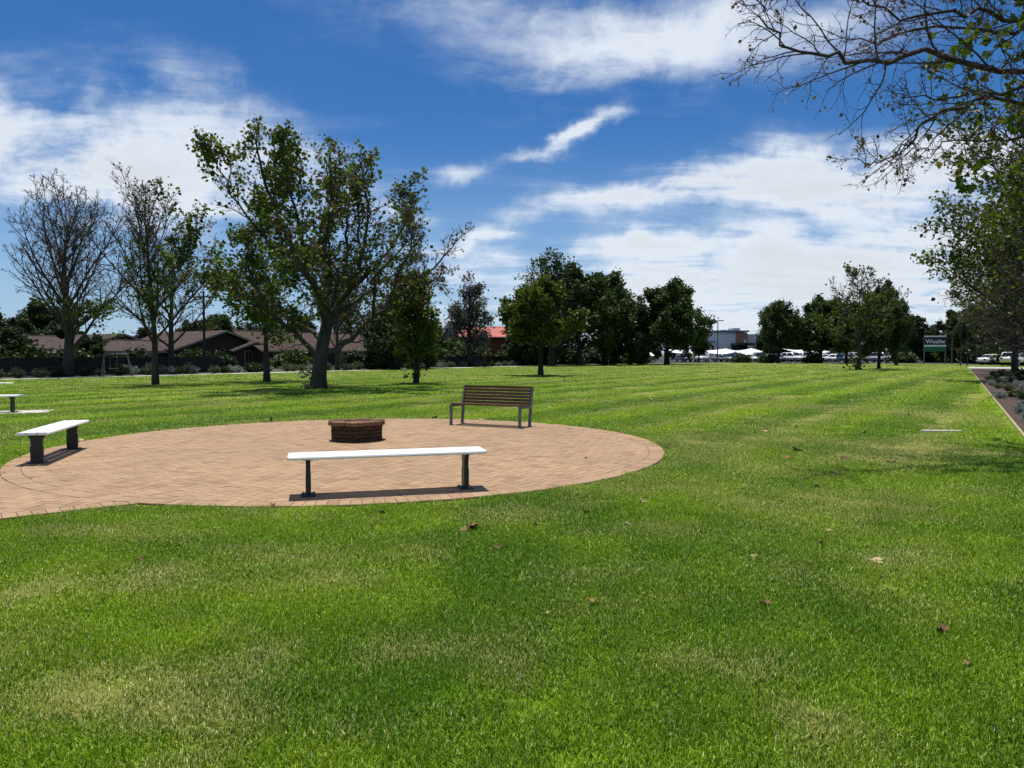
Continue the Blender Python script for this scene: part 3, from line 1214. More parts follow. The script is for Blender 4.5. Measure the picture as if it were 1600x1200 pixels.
def auto_tree(seed, H, clear, spread, n1, ang1, S, r0, lean=(0, 0), curve=0.10, flare=1.4, wig1=0.07, top=0.9, env=None):
    """a leader with ascending limbs"""
    t = Tree(seed)
    rg = t.rg
    tp = [(0, 0, 0), (lean[0] * .2 + rg.normal(0, .05), lean[1] * .2, H * .3), (lean[0] * .6 + rg.normal(0, .12), lean[1] * .6 + rg.normal(0, .12), H * .62), (lean[0], lean[1], H * top)]
    p = flared_trunk(t, tp, r0, r0 * .16, flare, 12, 18)
    az = rg.random() * 6.28
    for k in range(n1):
        f = clear + (0.97 - clear) * ((k + rg.random() * .8) / n1) ** 1.1
        i = min(int(f * (len(p) - 1)), len(p) - 2)
        q = p[i] + (p[i + 1] - p[i]) * (f * (len(p) - 1) - i)
        az += 2.4 + rg.normal(0, .35)
        h = (f - clear) / (1 - clear)
        e = env(h) if env else (0.55 + 0.45 * math.sin(min(1, h * 1.25 + .2) * math.pi * .75)) * (1 - .55 * h)
        L = spread * 1.35 * e * rg.uniform(.85, 1.15)
        a = math.radians(ang1 * (1 - .45 * h) + rg.normal(0, 6))
        d = np.array([math.cos(az) * math.sin(a), math.sin(az) * math.sin(a), math.cos(a)])
        rr = r0 * (1 - f * .84) * .52
        c = t.run(q, d, L, 8, wig1, curve)
        t.br.append((c, rr + (.014 - rr) * np.linspace(0, 1, 9) ** .8, 7, 0))
        t.sub(c, rr, .014, L, 1, S)
    t.sub(p, r0, r0 * .16, H * .5, 1, [None, dict(S[1], n=5, t0=.72, len=.22)] + S[2:])
    return t


def hero_tree():
    base = ground(497, 608)
    k = base.y / F

    def w(px, py, dy=0.0):
        return ((px - 497) * k * .95, dy, (608 - py) * k if py > 495 else (608 - 495) * k + (495 - py) * k * .89)
    trunk = [w(497, 608), w(500, 575), w(505, 540), w(517, 490)]
    limbs = [
        ([w(514, 505, 0), w(500, 450, -.4), w(478, 405, -.9), (w(452, 330, -1.4)), w(428, 250, -1.5), w(412, 190, -1.3)], .20, .022),
        ([w(516, 498, 0), w(522, 450, .8), w(530, 390, 1.6), w(528, 310, 2.1), w(520, 235, 2.2)], .15, .02),
        ([w(517, 495, 0), w(555, 450, -.6), w(580, 400, -1.3), w(596, 330, -1.9), w(585, 245, -2.2)], .16, .02),
        ([w(505, 560, 0), w(540, 535, .3), w(585, 492, .7), w(640, 440, 1.1), w(690, 395, 1.4), w(722, 355, 1.4)], .17, .018),
        ([w(575, 500, .6), w(630, 470, -.3), w(680, 445, -1.2), w(716, 425, -1.8)], .09, .015),
        ([w(600, 478, .8), w(622, 410, 1.6), w(640, 340, 2.4), w(640, 285, 2.8)], .09, .015),
        ([w(500, 562, 0), w(470, 527, -.5), w(430, 488, -1.2), w(395, 458, -2.0), w(372, 434, -2.4)], .15, .016),
        ([w(504, 532, 0), w(470, 510, .8), w(425, 492, 1.8), w(388, 470, 2.6), w(362, 455, 3.0)], .11, .015),
        ([w(478, 405, -.9), w(440, 372, -2.0), w(412, 325, -3.0), w(392, 270, -3.6), w(384, 245, -3.7)], .065, .013),
        ([w(487, 425, -.7), w(486, 350, -1.8), w(480, 280, -2.4), w(470, 215, -2.5)], .10, .014),
        ([w(430, 488, -1.2), w(405, 430, -1.0), w(395, 390, -.8), w(382, 350, -.6)], .07, .014),
        ([w(515, 500, 0), w(500, 450, 2.2), w(470, 400, 4.0), w(440, 350, 5.2)], .11, .015),
        ([w(517, 498, 0), w(545, 455, 2.6), w(585, 410, 4.6), w(620, 380, 5.4)], .11, .015),
        ([w(512, 510, 0), w(520, 462, -2.4), w(510, 420, -4.2), w(500, 370, -5.0)], .11, .015),
        ([w(585, 492, .7), w(600, 440, -1.2), w(650, 390, -2.6), w(668, 345, -3.0)], .08, .014),
        ([w(517, 492, 0), w(520, 440, -1.0), w(528, 380, -1.6), w(540, 310, -1.9), w(548, 235, -1.8)], .10, .014),
        ([w(517, 492, 0), w(508, 430, 1.2), w(498, 360, 1.9), w(500, 280, 2.2), w(492, 205, 2.0)], .10, .014),
        ([w(555, 450, -.6), w(600, 405, -.2), w(630, 350, .4), w(648, 300, .6), w(645, 262, .6)], .08, .013),
        ([w(580, 400, -1.3), w(570, 340, -.6), w(566, 280, .2), w(572, 225, .5)], .07, .013),
        ([w(452, 330, -1.4), w(450, 280, -.4), w(446, 230, .4), w(440, 185, .6)], .06, .012),
        ([w(440, 372, -2.0), w(415, 350, -.4), w(402, 318, .8), w(392, 280, 1.2)], .06, .012)]
    S = twigs(21, 8, 5, .18, .25, .42, .46, .06, .0065, 46)
    t = limb_tree(41, trunk, .33, .24, limbs, S, 1.35)

    def keep(P, rg):
        x, z = P[:, 0], P[:, 2]
        clump = fbm(x * 1.0 + P[:, 1] * .7, z + P[:, 1] * .4, 1.15, 8, 3)
        pr = .82 - np.clip((x - .0) / 5.0, 0, 1) * .76 + np.where(z > 7.5, .22, 0.0)
        pr = pr * np.clip((clump - .30) * 2.8, 0.12, 1.1)
        return rg.random(len(P)) < pr
    seats = t.leaf_seats(1.55, .13, keep)
    rg = np.random.default_rng(9)
    lv = kite_mesh("crown", seats, .165, rg, M_PLANE, .5, .46)
    dry_ = kite_mesh("withered_leaves", t.leaf_seats(.34, .05, lambda P, r_: (P[:, 0] > 0) | (r_.random(len(P)) < .3)), .12, rg, M_BROWNLEAF, .7)
    sp = np.stack([rg.normal(-.42, .18, 70), rg.normal(-.25, .15, 70), rg.uniform(.05, 1.0, 70)], 1)
    spr = kite_mesh("basal_shoots", sp, .17, rg, M_SAGE)
    finish_tree(t, "plane_tree", base, "large spreading plane tree with green leaves at left and bare twigs at right", leaves=[("crown", lv), ("withered_leaves", dry_), ("basal_shoots", spr)], bark=M_PALEBARK, twigmat=M_BARK)


hero_tree()
WOOD = {}


def plain_leaves(t, per, spread, size, m, seed=3, keep=None, name="crown", **kw):
    return (name, kite_mesh(name, t.leaf_seats(per, spread, keep), size, np.random.default_rng(seed), m, **kw))


def lumpy(thr=.40, gain=4.0, sc=.6, seed=8):
    def keep(P, rg):
        c = fbm(P[:, 0] + P[:, 1] * .6, P[:, 2] + P[:, 1] * .5, sc, seed, 3)
        return rg.random(len(P)) < np.clip((c - thr) * gain, .02, 1)
    return keep


def left_trees():
    # tall bare tree near the houses
    S = twigs(12, 7, 5, .13, .42, .42, .44, .09, .0085, 38)
    t = auto_tree(3, 11.3, .16, 5.8, 26, 54, S, .33, (.3, 0), .075, 1.25)
    b = ground(106, 588)
    low = lambda P, rg: (P[:, 2] < 5.2) & (P[:, 0] > -1.5) & (rg.random(len(P)) < .5)
    lv = plain_leaves(t, 2.2, .15, .24, M_PLANE, 4, low)
    bud = plain_leaves(t, .16, .04, .10, M_BROWNLEAF, 5, None, "seed_balls")
    finish_tree(t, "bare_tree", b, "tall bare tree with upswept twigs before the red brick gable, leaves only low down", leaves=[lv, bud], bark=M_BARK)
    # half bare tree on the lawn
    t = auto_tree(17, 9.0, .24, 4.1, 22, 52, twigs(11, 7, 4, .13, .42, .42, .44, .10, .007, 36), .16, (-.35, 0), .08, 1.2)
    b = ground(243, 602)
    kp = lambda P, rg: (rg.random(len(P)) < np.clip(P[:, 0] * .22 + .04, .0, .5)) & lumpy(.46, 5)(P, rg)
    lv = plain_leaves(t, 5.0, .14, .20, M_PLANE, 6, kp)
    bud = plain_leaves(t, .22, .04, .10, M_BROWNLEAF, 7, None, "seed_balls")
    finish_tree(t, "bare_tree", b, "slim half bare tree on the lawn with dark straight trunk and few leaves", leaves=[lv, bud], bark=M_BARK)
    t = auto_tree(29, 9.5, .22, 4.2, 18, 50, twigs(10, 7, 4, .14, .44, .42, .44, .08, .009, 38), .24, (.2, 0), .08)
    b = ground(268, 584)
    lv = plain_leaves(t, 1.6, .15, .20, M_PLANE, 8, lumpy(.52, 5))
    finish_tree(t, "bare_tree", b, "bare forked tree growing right behind the slim half bare tree", leaves=[lv], bark=M_DARKBARK)
    # rounder leafy one
    t = auto_tree(31, 7.3, .30, 3.0, 15, 58, twigs(9, 6, 3, .15, .45, .42, .42, .05, .005), .16, (0, 0), .04)
    b = ground(417, 597)
    lv = plain_leaves(t, 3.4, .15, .18, M_PLANE, 9, lumpy(.38, 4))
    finish_tree(t, "plane_tree", b, "small round leafy tree on thin trunk in front of the little porch gable", leaves=[lv], bark=M_BARK)
    # slim leafy one right of the hero tree
    t = auto_tree(37, 5.2, .18, 2.0, 16, 50, twigs(8, 6, 3, .15, .45, .42, .42, .05, .005), .13, (.05, 0), .06)
    b = ground(650, 600)
    lv = plain_leaves(t, 3.4, .14, .18, M_PLANE, 10, lumpy(.38, 4))
    rg = np.random.default_rng(12)
    sp = np.stack([rg.normal(0, .26, 130), rg.normal(0, .26, 130), rg.uniform(.35, 1.6, 130)], 1)
    finish_tree(t, "plane_tree", b, "slender leafy young tree with leaf shoots all down its trunk", leaves=[lv, ("trunk_shoots", kite_mesh("trunk_shoots", sp, .19, rg, M_PLANE))], bark=M_DARKBARK)
    # bare one behind hero
    t = auto_tree(43, 8.5, .2, 3.6, 13, 44, twigs(8, 5, 3, .14, .42, .42, .42, .08, .008, 36), .2, (0, 0), .08)
    b = ground(527, 578)
    finish_tree(t, "bare_tree", b, "thin leafless tree rising beside the long brown tiled roof", leaves=[plain_leaves(t, .6, .05, .15, M_BROWNLEAF, 3, None, "seed_balls")], bark=M_BARK)
    # small bright tree out on the lawn
    t = auto_tree(47, 6.0, .34, 2.45, 16, 64, twigs(9, 6, 3, .16, .48, .45, .42, .03, .006), .17, (0, 0), .03)
    b = ground(845, 587.5)
    lv = plain_leaves(t, 8.0, .17, .25, M_PLANE2, 11, lumpy(.30, 3.5))
    finish_tree(t, "plane_tree", b, "small bright green round tree standing alone on the lawn before the dark grove", leaves=[lv], bark=M_DARKBARK)


left_trees()


def dense_tree(seed, H, spread, m, per=7, size=.42, clear=.18, ang=62, thr=.30, bark=M_DARKBARK, n1=16, bare=False, up=.04, r=.3):
    t = auto_tree(seed, H, clear, spread, n1, ang, twigs(8, 5, 3, .17, .50, .45, .42, .03, .012), r, (0, 0), up)
    lv = [] if bare else [plain_leaves(t, per * 2.2, .24, size * .64, m, seed, lumpy(thr, 4.0, .55, seed % 19))]
    return t, lv


def backdrop_trees():
    kinds = {
        'dense': dense_tree(61, 9.0, 4.6, M_DENSE, 9, .46, .16, 66, .28),
        'dense2': dense_tree(62, 9.0, 4.2, M_DENSE, 9, .46, .18, 60, .30),
        'dark': dense_tree(63, 8.0, 4.4, M_DARKLEAF, 11, .46, .08, 72, .24),
        'dark2': dense_tree(64, 8.0, 3.2, M_DARKLEAF, 11, .46, .06, 60, .24),
        'grey': dense_tree(65, 9.0, 3.0, M_GREYLEAF, 3.4, .34, .14, 48, .40),
        'half': dense_tree(66, 10.0, 4.4, M_DENSE, 2.2, .36, .16, 48, .46, M_BARK, 18, False, .07),
        'bare': dense_tree(67, 9.5, 3.6, None, 0, 0, .2, 40, 0, M_BARK, 18, True, .09),
    }
    protos = {}
    # kind, px, base y (ground) , height m, rz, label, width factor
    L = [('half', 862, 572.5, 14.2, .3, "tall half bare tree with grey twigs topping the grove behind the small bright tree", 1.0),
         ('dense', 905, 571.5, 12.6, 1.2, "broad dark green tree filling the left of the grove beyond the lawn", 1.0),
         ('dense2', 945, 570.5, 12.8, 2.2, "tallest dense green tree in the grove, over the person in white", 1.0),
         ('dark', 985, 570.5, 8.6, .7, "dark evergreen leaning out at the grove's edge towards the round tree", .9),
         ('dense', 1042, 570.2, 11.6, 4.0, "dense round crowned tree on its own trunk before the white shade sails", 1.05),
         ('dense2', 1092, 566.5, 6.2, 1.0, "low dark green tree beside the tall car park light pole", .9),
         ('dark2', 822, 571.5, 7.0, 2.0, "dark bushy tree hiding the side of the red roofed house", 1.1),
         ('dark', 835, 570.5, 7.2, 3.1, "wide dark evergreen behind the small bright tree's trunk", 1.1),
         ('grey', 734, 573.0, 11.4, .4, "grey leaved gum tree with loose crown beside the red roofed house", 1.0),
         ('dark', 612, 577.5, 6.4, 2.6, "broad dark evergreen hedge tree beside the long brown roof", 1.15),
         ('dark2', 668, 576.0, 5.2, .2, "dark evergreen shrub tree behind the slender young tree", 1.2),
         ('dense2', 1216, 568.0, 10.0, 2.8, "conical green tree with bare tips beside the grey shop building", .9),
         ('dense', 1282, 567.8, 10.6, 5.0, "wide dark green tree rising over the smaller white shade sail", 1.05),
         ('dense2', 1322, 568.6, 9.4, .9, "green tree standing between the wide tree and the pale branched tree", .9),
         ('dense', 1373, 577.0, 8.6, 3.3, "leafy green tree whose trunk has shoots at its foot, beside the pale branched tree", .62),
         ('dense2', 1400, 571.3, 8.8, 4.4, "rounded green tree with a forked pair of trunks before the shop sign", .66),
         ('dark2', 1428, 566.8, 8.0, 1.9, "dark green tree overlapping the left edge of the shop sign", .9),
         ('dark', 1497, 567.0, 8.8, 5.5, "dark tree reaching over the shop sign from the street side", .8),
         ('dense', 1530, 568.0, 9.0, .1, "dense tree beyond the cross path at the end of the mulch bed", .95),
         ('dark', 1575, 567.0, 9.5, 1.1, "dark tree in the background behind the half bare row", 1.0)]
    for kd, px, py, H, rz, label, wf in L:
        t, lv = kinds[kd]
        b = ground(px, py)
        H0 = float(max(p[-1, 2] for p, r, s_, l in t.br if l == 0))
        s = H / (H0 + 1.0)
        if kd not in protos:
            o = finish_tree(t, "leafy_tree" if kd != 'bare' else "bare_tree", b, label, leaves=lv, bark=M_DARKBARK)
            protos[kd] = o
        else:
            o = copy_tree(protos[kd])
            o["label"] = label
        o.location = b
        o.rotation_euler = (0, 0, rz)
        o.scale = (s * wf, s * wf, s)
    # the pale branched half bare tree among the right cluster
    t = auto_tree(71, 8.1, .26, 4.4, 15, 60, twigs(9, 7, 4, .15, .45, .42, .42, .05, .012, 40), .17, (-.1, 0), .05)
    b = ground(1342, 578.5)
    lv = plain_leaves(t, 2.0, .16, .22, M_PLANE, 5, lumpy(.45, 5))
    rg = np.random.default_rng(4)
    sp = np.stack([rg.normal(-.2, .45, 160), rg.normal(0, .4, 160), rg.uniform(.1, 1.6, 160)], 1)
    finish_tree(t, "plane_tree", b, "pale branched half bare tree with leafy shoots round its foot", leaves=[lv, ("basal_shoots", kite_mesh("basal_shoots", sp, .26, rg, M_DENSE))], bark=M_PALEBARK)
    # background greenery behind the houses, each a tree of its own
    BG = [('dark', -40, 70, 6.4, .2, "dark bushy tree behind the carport at the park corner"), ('dark2', 30, 84, 5.8, 1.7, "dark tree above the far carport roof"),
          ('dark', 95, 92, 5.6, 3.0, "bushy tree behind the tall bare tree"), ('dark2', 228, 105, 5.4, .6, "olive tree between the two gabled roofs"),
          ('dark', 300, 110, 6.6, 2.3, "dark tree rising behind the brown tiled gable"), ('dense2', 345, 104, 7.4, 4.1, "green tree behind the gable beside the power pole"),
          ('grey', 400, 112, 9.0, 5.2, "grey leaved tree behind the small porch gable"), ('grey', 545, 118, 17.0, 1.1, "very tall grey green pine far behind the spreading plane tree"),
          ('dark2', 18, 60, 3.8, .5, "dark bushy evergreen before the low brown house at the park corner"), ('dark', 142, 64, 3.2, 2.5, "low dark evergreen between the tall bare tree and the red brick gable"), ('dark', 62, 100, 8.6, 1.5, "big dark tree rising far behind the tall bare tree's left branches"),
          ('dense2', 1130, 235, 8.0, .4, "distant green tree past the grey shop building's left end"), ('dark', 1060, 180, 6.5, 2.1, "distant dark tree behind the shade sails by the round crowned tree"), ('dark', 1010, 170, 7.5, .3, "distant dark tree between the grove and the round crowned tree"), ('dark2', 1200, 190, 9.0, 1.3, "distant dark tree behind the conical green tree"),
          ('dark', 1250, 185, 9.0, 4.3, "distant dark tree left of the wide tree over the smaller sail"), ('dark', 1310, 185, 8.5, 3.3, "distant dark tree behind the low white saloon"), ('dark', 1360, 180, 8.5, .8, "distant dark tree behind the pale branched tree"), ('dark2', 1405, 176, 8.0, 5.8, "distant dark tree behind the white globe lamp"),
          ('dark', 1450, 172, 8.5, 2.8, "distant dark tree right behind the shop sign"), ('dark', 1500, 165, 9.0, 1.8, "distant dark tree between the sign and the cross path lamps"), ('dark2', 1550, 150, 9.0, .1, "distant dark tree across the side street behind the parked white saloon"), ('dark', 1610, 130, 9.0, 2.0, "distant dark tree across the side street behind the half bare row"),
          ('dark2', 470, 120, 8.0, .9, "dark tree behind the ridge of the long brown roof"), ('dark', 640, 112, 8.0, 3.6, "dark tree at the end of the long brown roof")]
    for kd, px, Y, H, rz, label in BG:
        p = deep(px, 560, Y)
        o = copy_tree(protos[kd])
        o["label"] = label
        t = kinds[kd][0]
        H0 = float(max(p_[-1, 2] for p_, r, s_, l in t.br if l == 0))
        s = H / (H0 + 1.0)
        o.location = (p.x, p.y, 0)
        o.rotation_euler = (0, 0, rz)
        o.scale = (s * 1.15, s * 1.15, s)
    # jacaranda
    t, _ = kinds['dense2']
    o = copy_tree(protos['dense2'])
    o.name = "jacaranda_tree"
    o["label"] = "jacaranda in purple bloom beside the palm"
    for ch in o.children:
        if ch.name.startswith("crown"):
            ch.data = ch.data.copy()
            ch.data.materials[0] = M_PURPLE
    p = deep(706, 560, 118)
    o.location = (p.x, p.y, 0)
    o.scale = (.5, .5, .62)
    # palm
    p = deep(703, 560, 112)
    root = empty("palm_tree", (p.x, p.y, 0), 0, "palm with arching fronds above the purple jacaranda", "palm")
    t = Tree(2)
    flared_trunk(t, [(0, 0, 0), (.1, 0, 3), (.05, 0, 5.6)], .2, .15)
    link("trunk", t.tube_mesh("trunk", M_DARKBARK, lambda l: True), None, root)
    rg = np.random.default_rng(6)
    for k in range(16):
        az, el = k * 2.4, rg.uniform(.1, 1.2)
        pts = [np.array([.05, 0, 5.5])]
        d = np.array([math.cos(az) * math.cos(el), math.sin(az) * math.cos(el), math.sin(el)])
        V, Fq = [], []
        for j in range(9):
            q = pts[-1] + d * .27
            d = unit(d + np.array([0, 0, -.22]))
            pts.append(q)
        for j in range(1, 10):
            a = pts[j]
            dd = unit(pts[j] - pts[j - 1])
            sd = unit(np.cross(dd, [0, 0, 1.0]))
            for sg in (-1, 1):
                tip = a + sd * sg * .55 * (1 - .06 * j) + dd * .25 + np.array([0, 0, -.18])
                o0 = len(V)
                V += [a - dd * .05, a + dd * .05, tip]
                Fq.append((o0, o0 + 1, o0 + 2))
        me = np_mesh("frond", np.array(V), np.array(Fq), M_SAGE)
        link("frond", me, None, root)
    return kinds, protos


KINDS, PROTOS = backdrop_trees()


def right_row():
    S = twigs(12, 7, 4, .15, .42, .42, .44, .05, .0085, 44)
    # big half bare tree of the row
    t = auto_tree(81, 13.5, .15, 6.6, 26, 66, S, .30, (.2, 0), .045, 1.2)
    a = Vector(bd(33.5, 3.2) + (0,))

    def top_leaves(P, rg):
        c = fbm(P[:, 0] + P[:, 1] * .6, P[:, 2] + P[:, 1] * .5, .55, 6, 3)
        return rg.random(len(P)) < np.clip((c - .43) * 5, .0, 1) * np.clip((P[:, 2] - 3.6) / 2.5, .01, 1)
    lv = plain_leaves(t, 2.1, .16, .22, M_PLANE, 3, top_leaves)
    bud = plain_leaves(t, .5, .05, .12, M_BROWNLEAF, 4, None, "seed_balls")
    o = finish_tree(t, "plane_tree", a, "big plane tree beside the mulch bed, leafy above and bare twigs below", leaves=[lv, bud], bark=M_BARK, group="plane trees along the mulch bed")
    labs = ["plane tree second along the mulch bed, behind the big one, twigs bare below",
            "plane tree third along the mulch bed before the cross path",
            "plane tree beyond the cross path at the end of the row"]
    for (s, w, rz, sc), lab in zip(((46, 3.4, 2.0, .88), (60, 3.2, 4.1, .8), (86, 4.5, 5.3, .75)), labs):
        c = copy_tree(o)
        c["label"] = lab
        p = bd(s, w)
        c.location = (p[0], p[1], 0)
        c.rotation_euler = (0, 0, rz)
        c.scale = (sc,) * 3
    c = copy_tree(o)
    c["label"] = "plane tree beside the mulch bed whose leafy side reaches in above the silvery shrubs"
    p = bd(17.5, 4.6)
    c.location = (p[0], p[1], 0)
    c.rotation_euler = (0, 0, 3.4)
    c.scale = (.92,) * 3


right_row()


def overhang_tree():
    """the near tree whose limbs hang into the view from the right"""
    Yt = 12.0
    base = Vector((13.2, 13.0, 0))

    def w(px, py, Y):
        return tuple(np.array(deep(px, py, Y)) - np.array(base))
    crotch = (-.6, -.1, 4.6)
    trunk = [(0, 0, 0), (-.1, 0, 1.6), (-.3, -.05, 3.2), crotch]
    limbs = [
        ([crotch, w(1680, 130, 12.2), w(1545, 108, 11.6), w(1420, 88, 11.3), w(1330, 92, 11.0), w(1255, 82, 10.8), w(1205, 45, 10.7), w(1176, -5, 10.6)], 0.0645, 0.0077),
        ([crotch, w(1700, 80, 12.0), w(1590, 28, 11.8), w(1500, 20, 11.6), w(1420, 22, 11.4), w(1340, 2, 11.2)], 0.0595, 0.0102),
        ([crotch, w(1690, 190, 12.4), w(1560, 160, 12.2), w(1490, 168, 12.0), w(1445, 188, 11.9), w(1425, 222, 11.8), w(1405, 240, 11.8), w(1360, 252, 11.8), w(1335, 246, 11.8)], 0.0446, 0.0051),
        ([crotch, w(1700, 160, 11.2), w(1580, 140, 11.0), w(1480, 152, 10.8), w(1400, 150, 10.7)], 0.0446, 0.0064),
        ([crotch, w(1680, 60, 13.0), w(1560, 50, 13.0), w(1450, 48, 13.0), w(1370, 58, 13.0), w(1300, 60, 13.0)], 0.0496, 0.0077),
        ([crotch, w(1670, 230, 12.6), w(1560, 215, 12.8), w(1500, 222, 12.9), w(1460, 230, 13.0), w(1440, 250, 13.1)], 0.0347, 0.0051),
        ([crotch, w(1680, -40, 11.4), w(1560, -70, 11.2), w(1440, -60, 11.0), w(1340, -40, 10.8)], 0.0595, 0.0090),
        ([crotch, (.8, .4, 6.5), (2.2, .8, 8.5), (3.6, 1.0, 10.5)], 0.0694, 0.0128),
        ([crotch, (-.8, 1.6, 6.4), (-1.0, 3.4, 8.4), (-1.4, 4.6, 10.6)], 0.0694, 0.0128),
        ([crotch, (-1.0, -1.2, 6.8), (-1.8, -2.6, 8.8), (-2.6, -3.6, 10.6)], 0.0694, 0.0128)]
    S = [None,
         dict(n=2.2, ang=36, len=.22, seg=6, wig=.15, trop=.0, r=.008, sides=5, t0=.25, rmin=.005, fall=.78),
         dict(n=7, ang=42, len=.46, seg=5, wig=.24, trop=.0, r=.006, sides=4, t0=.15, rmin=.0045),
         dict(n=3, ang=46, len=.45, seg=4, wig=.24, trop=.0, r=.006, sides=3, t0=.2, rmin=.0032)]
    t = limb_tree(23, trunk, .34, .22, limbs, S, 1.3)

    def leafy(P, rg):
        W = P + np.array(base)
        sx = CX + W[:, 0] / W[:, 1] * F
        c = fbm(W[:, 0] + W[:, 1], W[:, 2], .8, 4, 3)
        # the outer ends of these limbs are bare; the leaves sit further in along them
        inner = np.clip((W[:, 0] - 7.1) / 1.5, 0, 1)
        return rg.random(len(P)) < inner * np.clip((c - .38) * 5, .06, 1)
    seats = t.leaf_seats(4.6, .10, leafy)
    rg = np.random.default_rng(3)
    lv = lobed_mesh("crown", seats, .15, rg, M_PLANE)
    bud = kite_mesh("seed_balls", t.leaf_seats(.40, .02, lambda P, r_: r_.random(len(P)) < .8), .065, rg, M_BROWNLEAF, .8, .38)
    finish_tree(t, "plane_tree", base, "near plane tree whose bare crooked limbs overhang the lawn, lobed leaves further in", leaves=[("crown", lv), ("seed_balls", bud)], bark=M_BARK, twigmat=M_TWIG)


overhang_tree()


# ------------------------------------------------------------------ benches and fire pit
def white_bench(label, p0, p1, pad=False):
    """p0,p1: ground points of the two pedestals"""
    mid = (p0 + p1) / 2
    d = p1 - p0
    rz = math.atan2(d.y, d.x)
    half = d.length / 2
    L = d.length + 0.40
    z0 = 0.022 if not pad else 0.025
    root = empty("backless_bench", (mid.x, mid.y, z0), rz, label, "bench", "white backless benches in the park")
    for y, outer in ((-.135, -1), (0.0, 0), (.135, 1)):
        # extruded plank with a rounded outer lip
        hw = .0635
        if outer:
            prof = [(-hw, 0), (hw * .55, 0), (hw * .9, -.008), (hw, -.022), (hw * .86, -.038), (-hw, -.038)]
            if outer < 0:
                prof = [(-a, c) for a, c in prof][::-1]
        else:
            prof = [(-hw, 0), (hw, 0), (hw, -.034), (-hw, -.034)]
        mb = MB()
        mb.prism([(a + y, c + .445) for a, c in prof], -L / 2, L / 2, axis='X')
        o = mb.build("seat_plank", M_WHITE, root)
        for sx in (-1, 1):
            mb = MB()
            mb.box((sx * (L / 2 + .004), y, .4255), (.008, .119, .033), bevel=.003)
            mb.build("end_cap", M_WHITE, o)
    for sx in (-1, 1):
        x = sx * half
        mb = MB()
        prof = [(-.072, .008), (.072, .008), (.069, .26), (.076, .33), (.098, .375), (.135, .404), (-.135, .404), (-.098, .375), (-.076, .33), (-.069, .26)]
        mb.prism(prof, x - .024, x + .024, axis='X')
        leg = mb.build("pedestal", M_BLACK, root)
        mb = MB()
        mb.box((x, 0, .005), (.15, .24, .010), bevel=.002)
        for bx in (-.055, .055):
            for by in (-.09, .09):
                mb.tube((x + bx, by, .01), (x + bx, by, .022), .009, n=6)
        mb.build("base_plate", M_BLACK, leg)
        for yy in (-.075, .075):
            MB().box((x, yy, .13), (.055, .006, .20), bevel=.002).build("web_flange", M_BLACK, leg)
        mb = MB()
        mb.box((x, 0, .4035), (.11, .36, .006))
        mb.build("bracket", M_BLACK, leg)
    return root


def z0(v):
    return Vector((v.x, v.y, 0))


white_bench("white slatted backless bench on the paving's grass side, nearest the fire pit's front", ground(482, 777), ground(727, 765))
white_bench("white slatted backless bench at the paving's edge where the brick path joins", ground(58.5, 726), ground(113.5, 703.5))
b3 = ground(20, 645)
white_bench("white slatted backless bench on a pale concrete pad in the lawn", b3 + Vector((-1.66, -.35, 0)), b3, True)


def slat_bench():
    fl, fr = ground(704.7, 665.4), ground(812, 671)
    d = fr - fl
    rz = math.atan2(d.y, d.x)
    mid = (fl + fr) / 2
    W = d.length
    root = empty("slatted_bench", (mid.x, mid.y, .0215), rz, "brown timber slat bench with backrest and grey steel legs", "bench")
    for sx in (-1, 1):
        x = sx * W / 2
        mb = MB()
        mb.box((x, .005, .21), (.05, .05, .42), rx=math.radians(-2))
        mb.build("front_leg", M_GREYSTEEL, root)
        mb = MB()
        mb.box((x, .49, .205), (.05, .05, .43), rx=math.radians(-7))
        mb.build("rear_leg", M_GREYSTEEL, root)
        mb = MB()
        mb.box((x, .25, .412), (.052, .56, .045))
        mb.build("seat_support", M_GREYSTEEL, root)
        mb = MB()
        mb.box((x, .555, .62), (.05, .045, .42), rx=math.radians(-14))
        mb.build("back_post", M_GREYSTEEL, root)
        mb = MB()
        for yy in (.0, .5):
            mb.box((x, yy, .004), (.085, .085, .008))
        mb.build("foot_plate", M_GREYSTEEL, root)
    me = MB().box((0, 0, 0), (W + .02, .062, .030), bevel=.004).mesh("slat", M_SLAT)
    for k in range(6):
        o = link("slat", me, None, root)
        o.location = (0, .04 + k * .078, .452 - .004 * k)
    me2 = MB().box((0, 0, 0), (W - .03, .028, .052), bevel=.004).mesh("slat", M_SLAT)
    for k in range(6):
        o = link("slat", me2, None, root)
        zz = .475 + k * .066
        o.location = (0, .487 + (zz - .45) * .25, zz)
        o.rotation_euler = (math.radians(-14), 0, 0)


slat_bench()


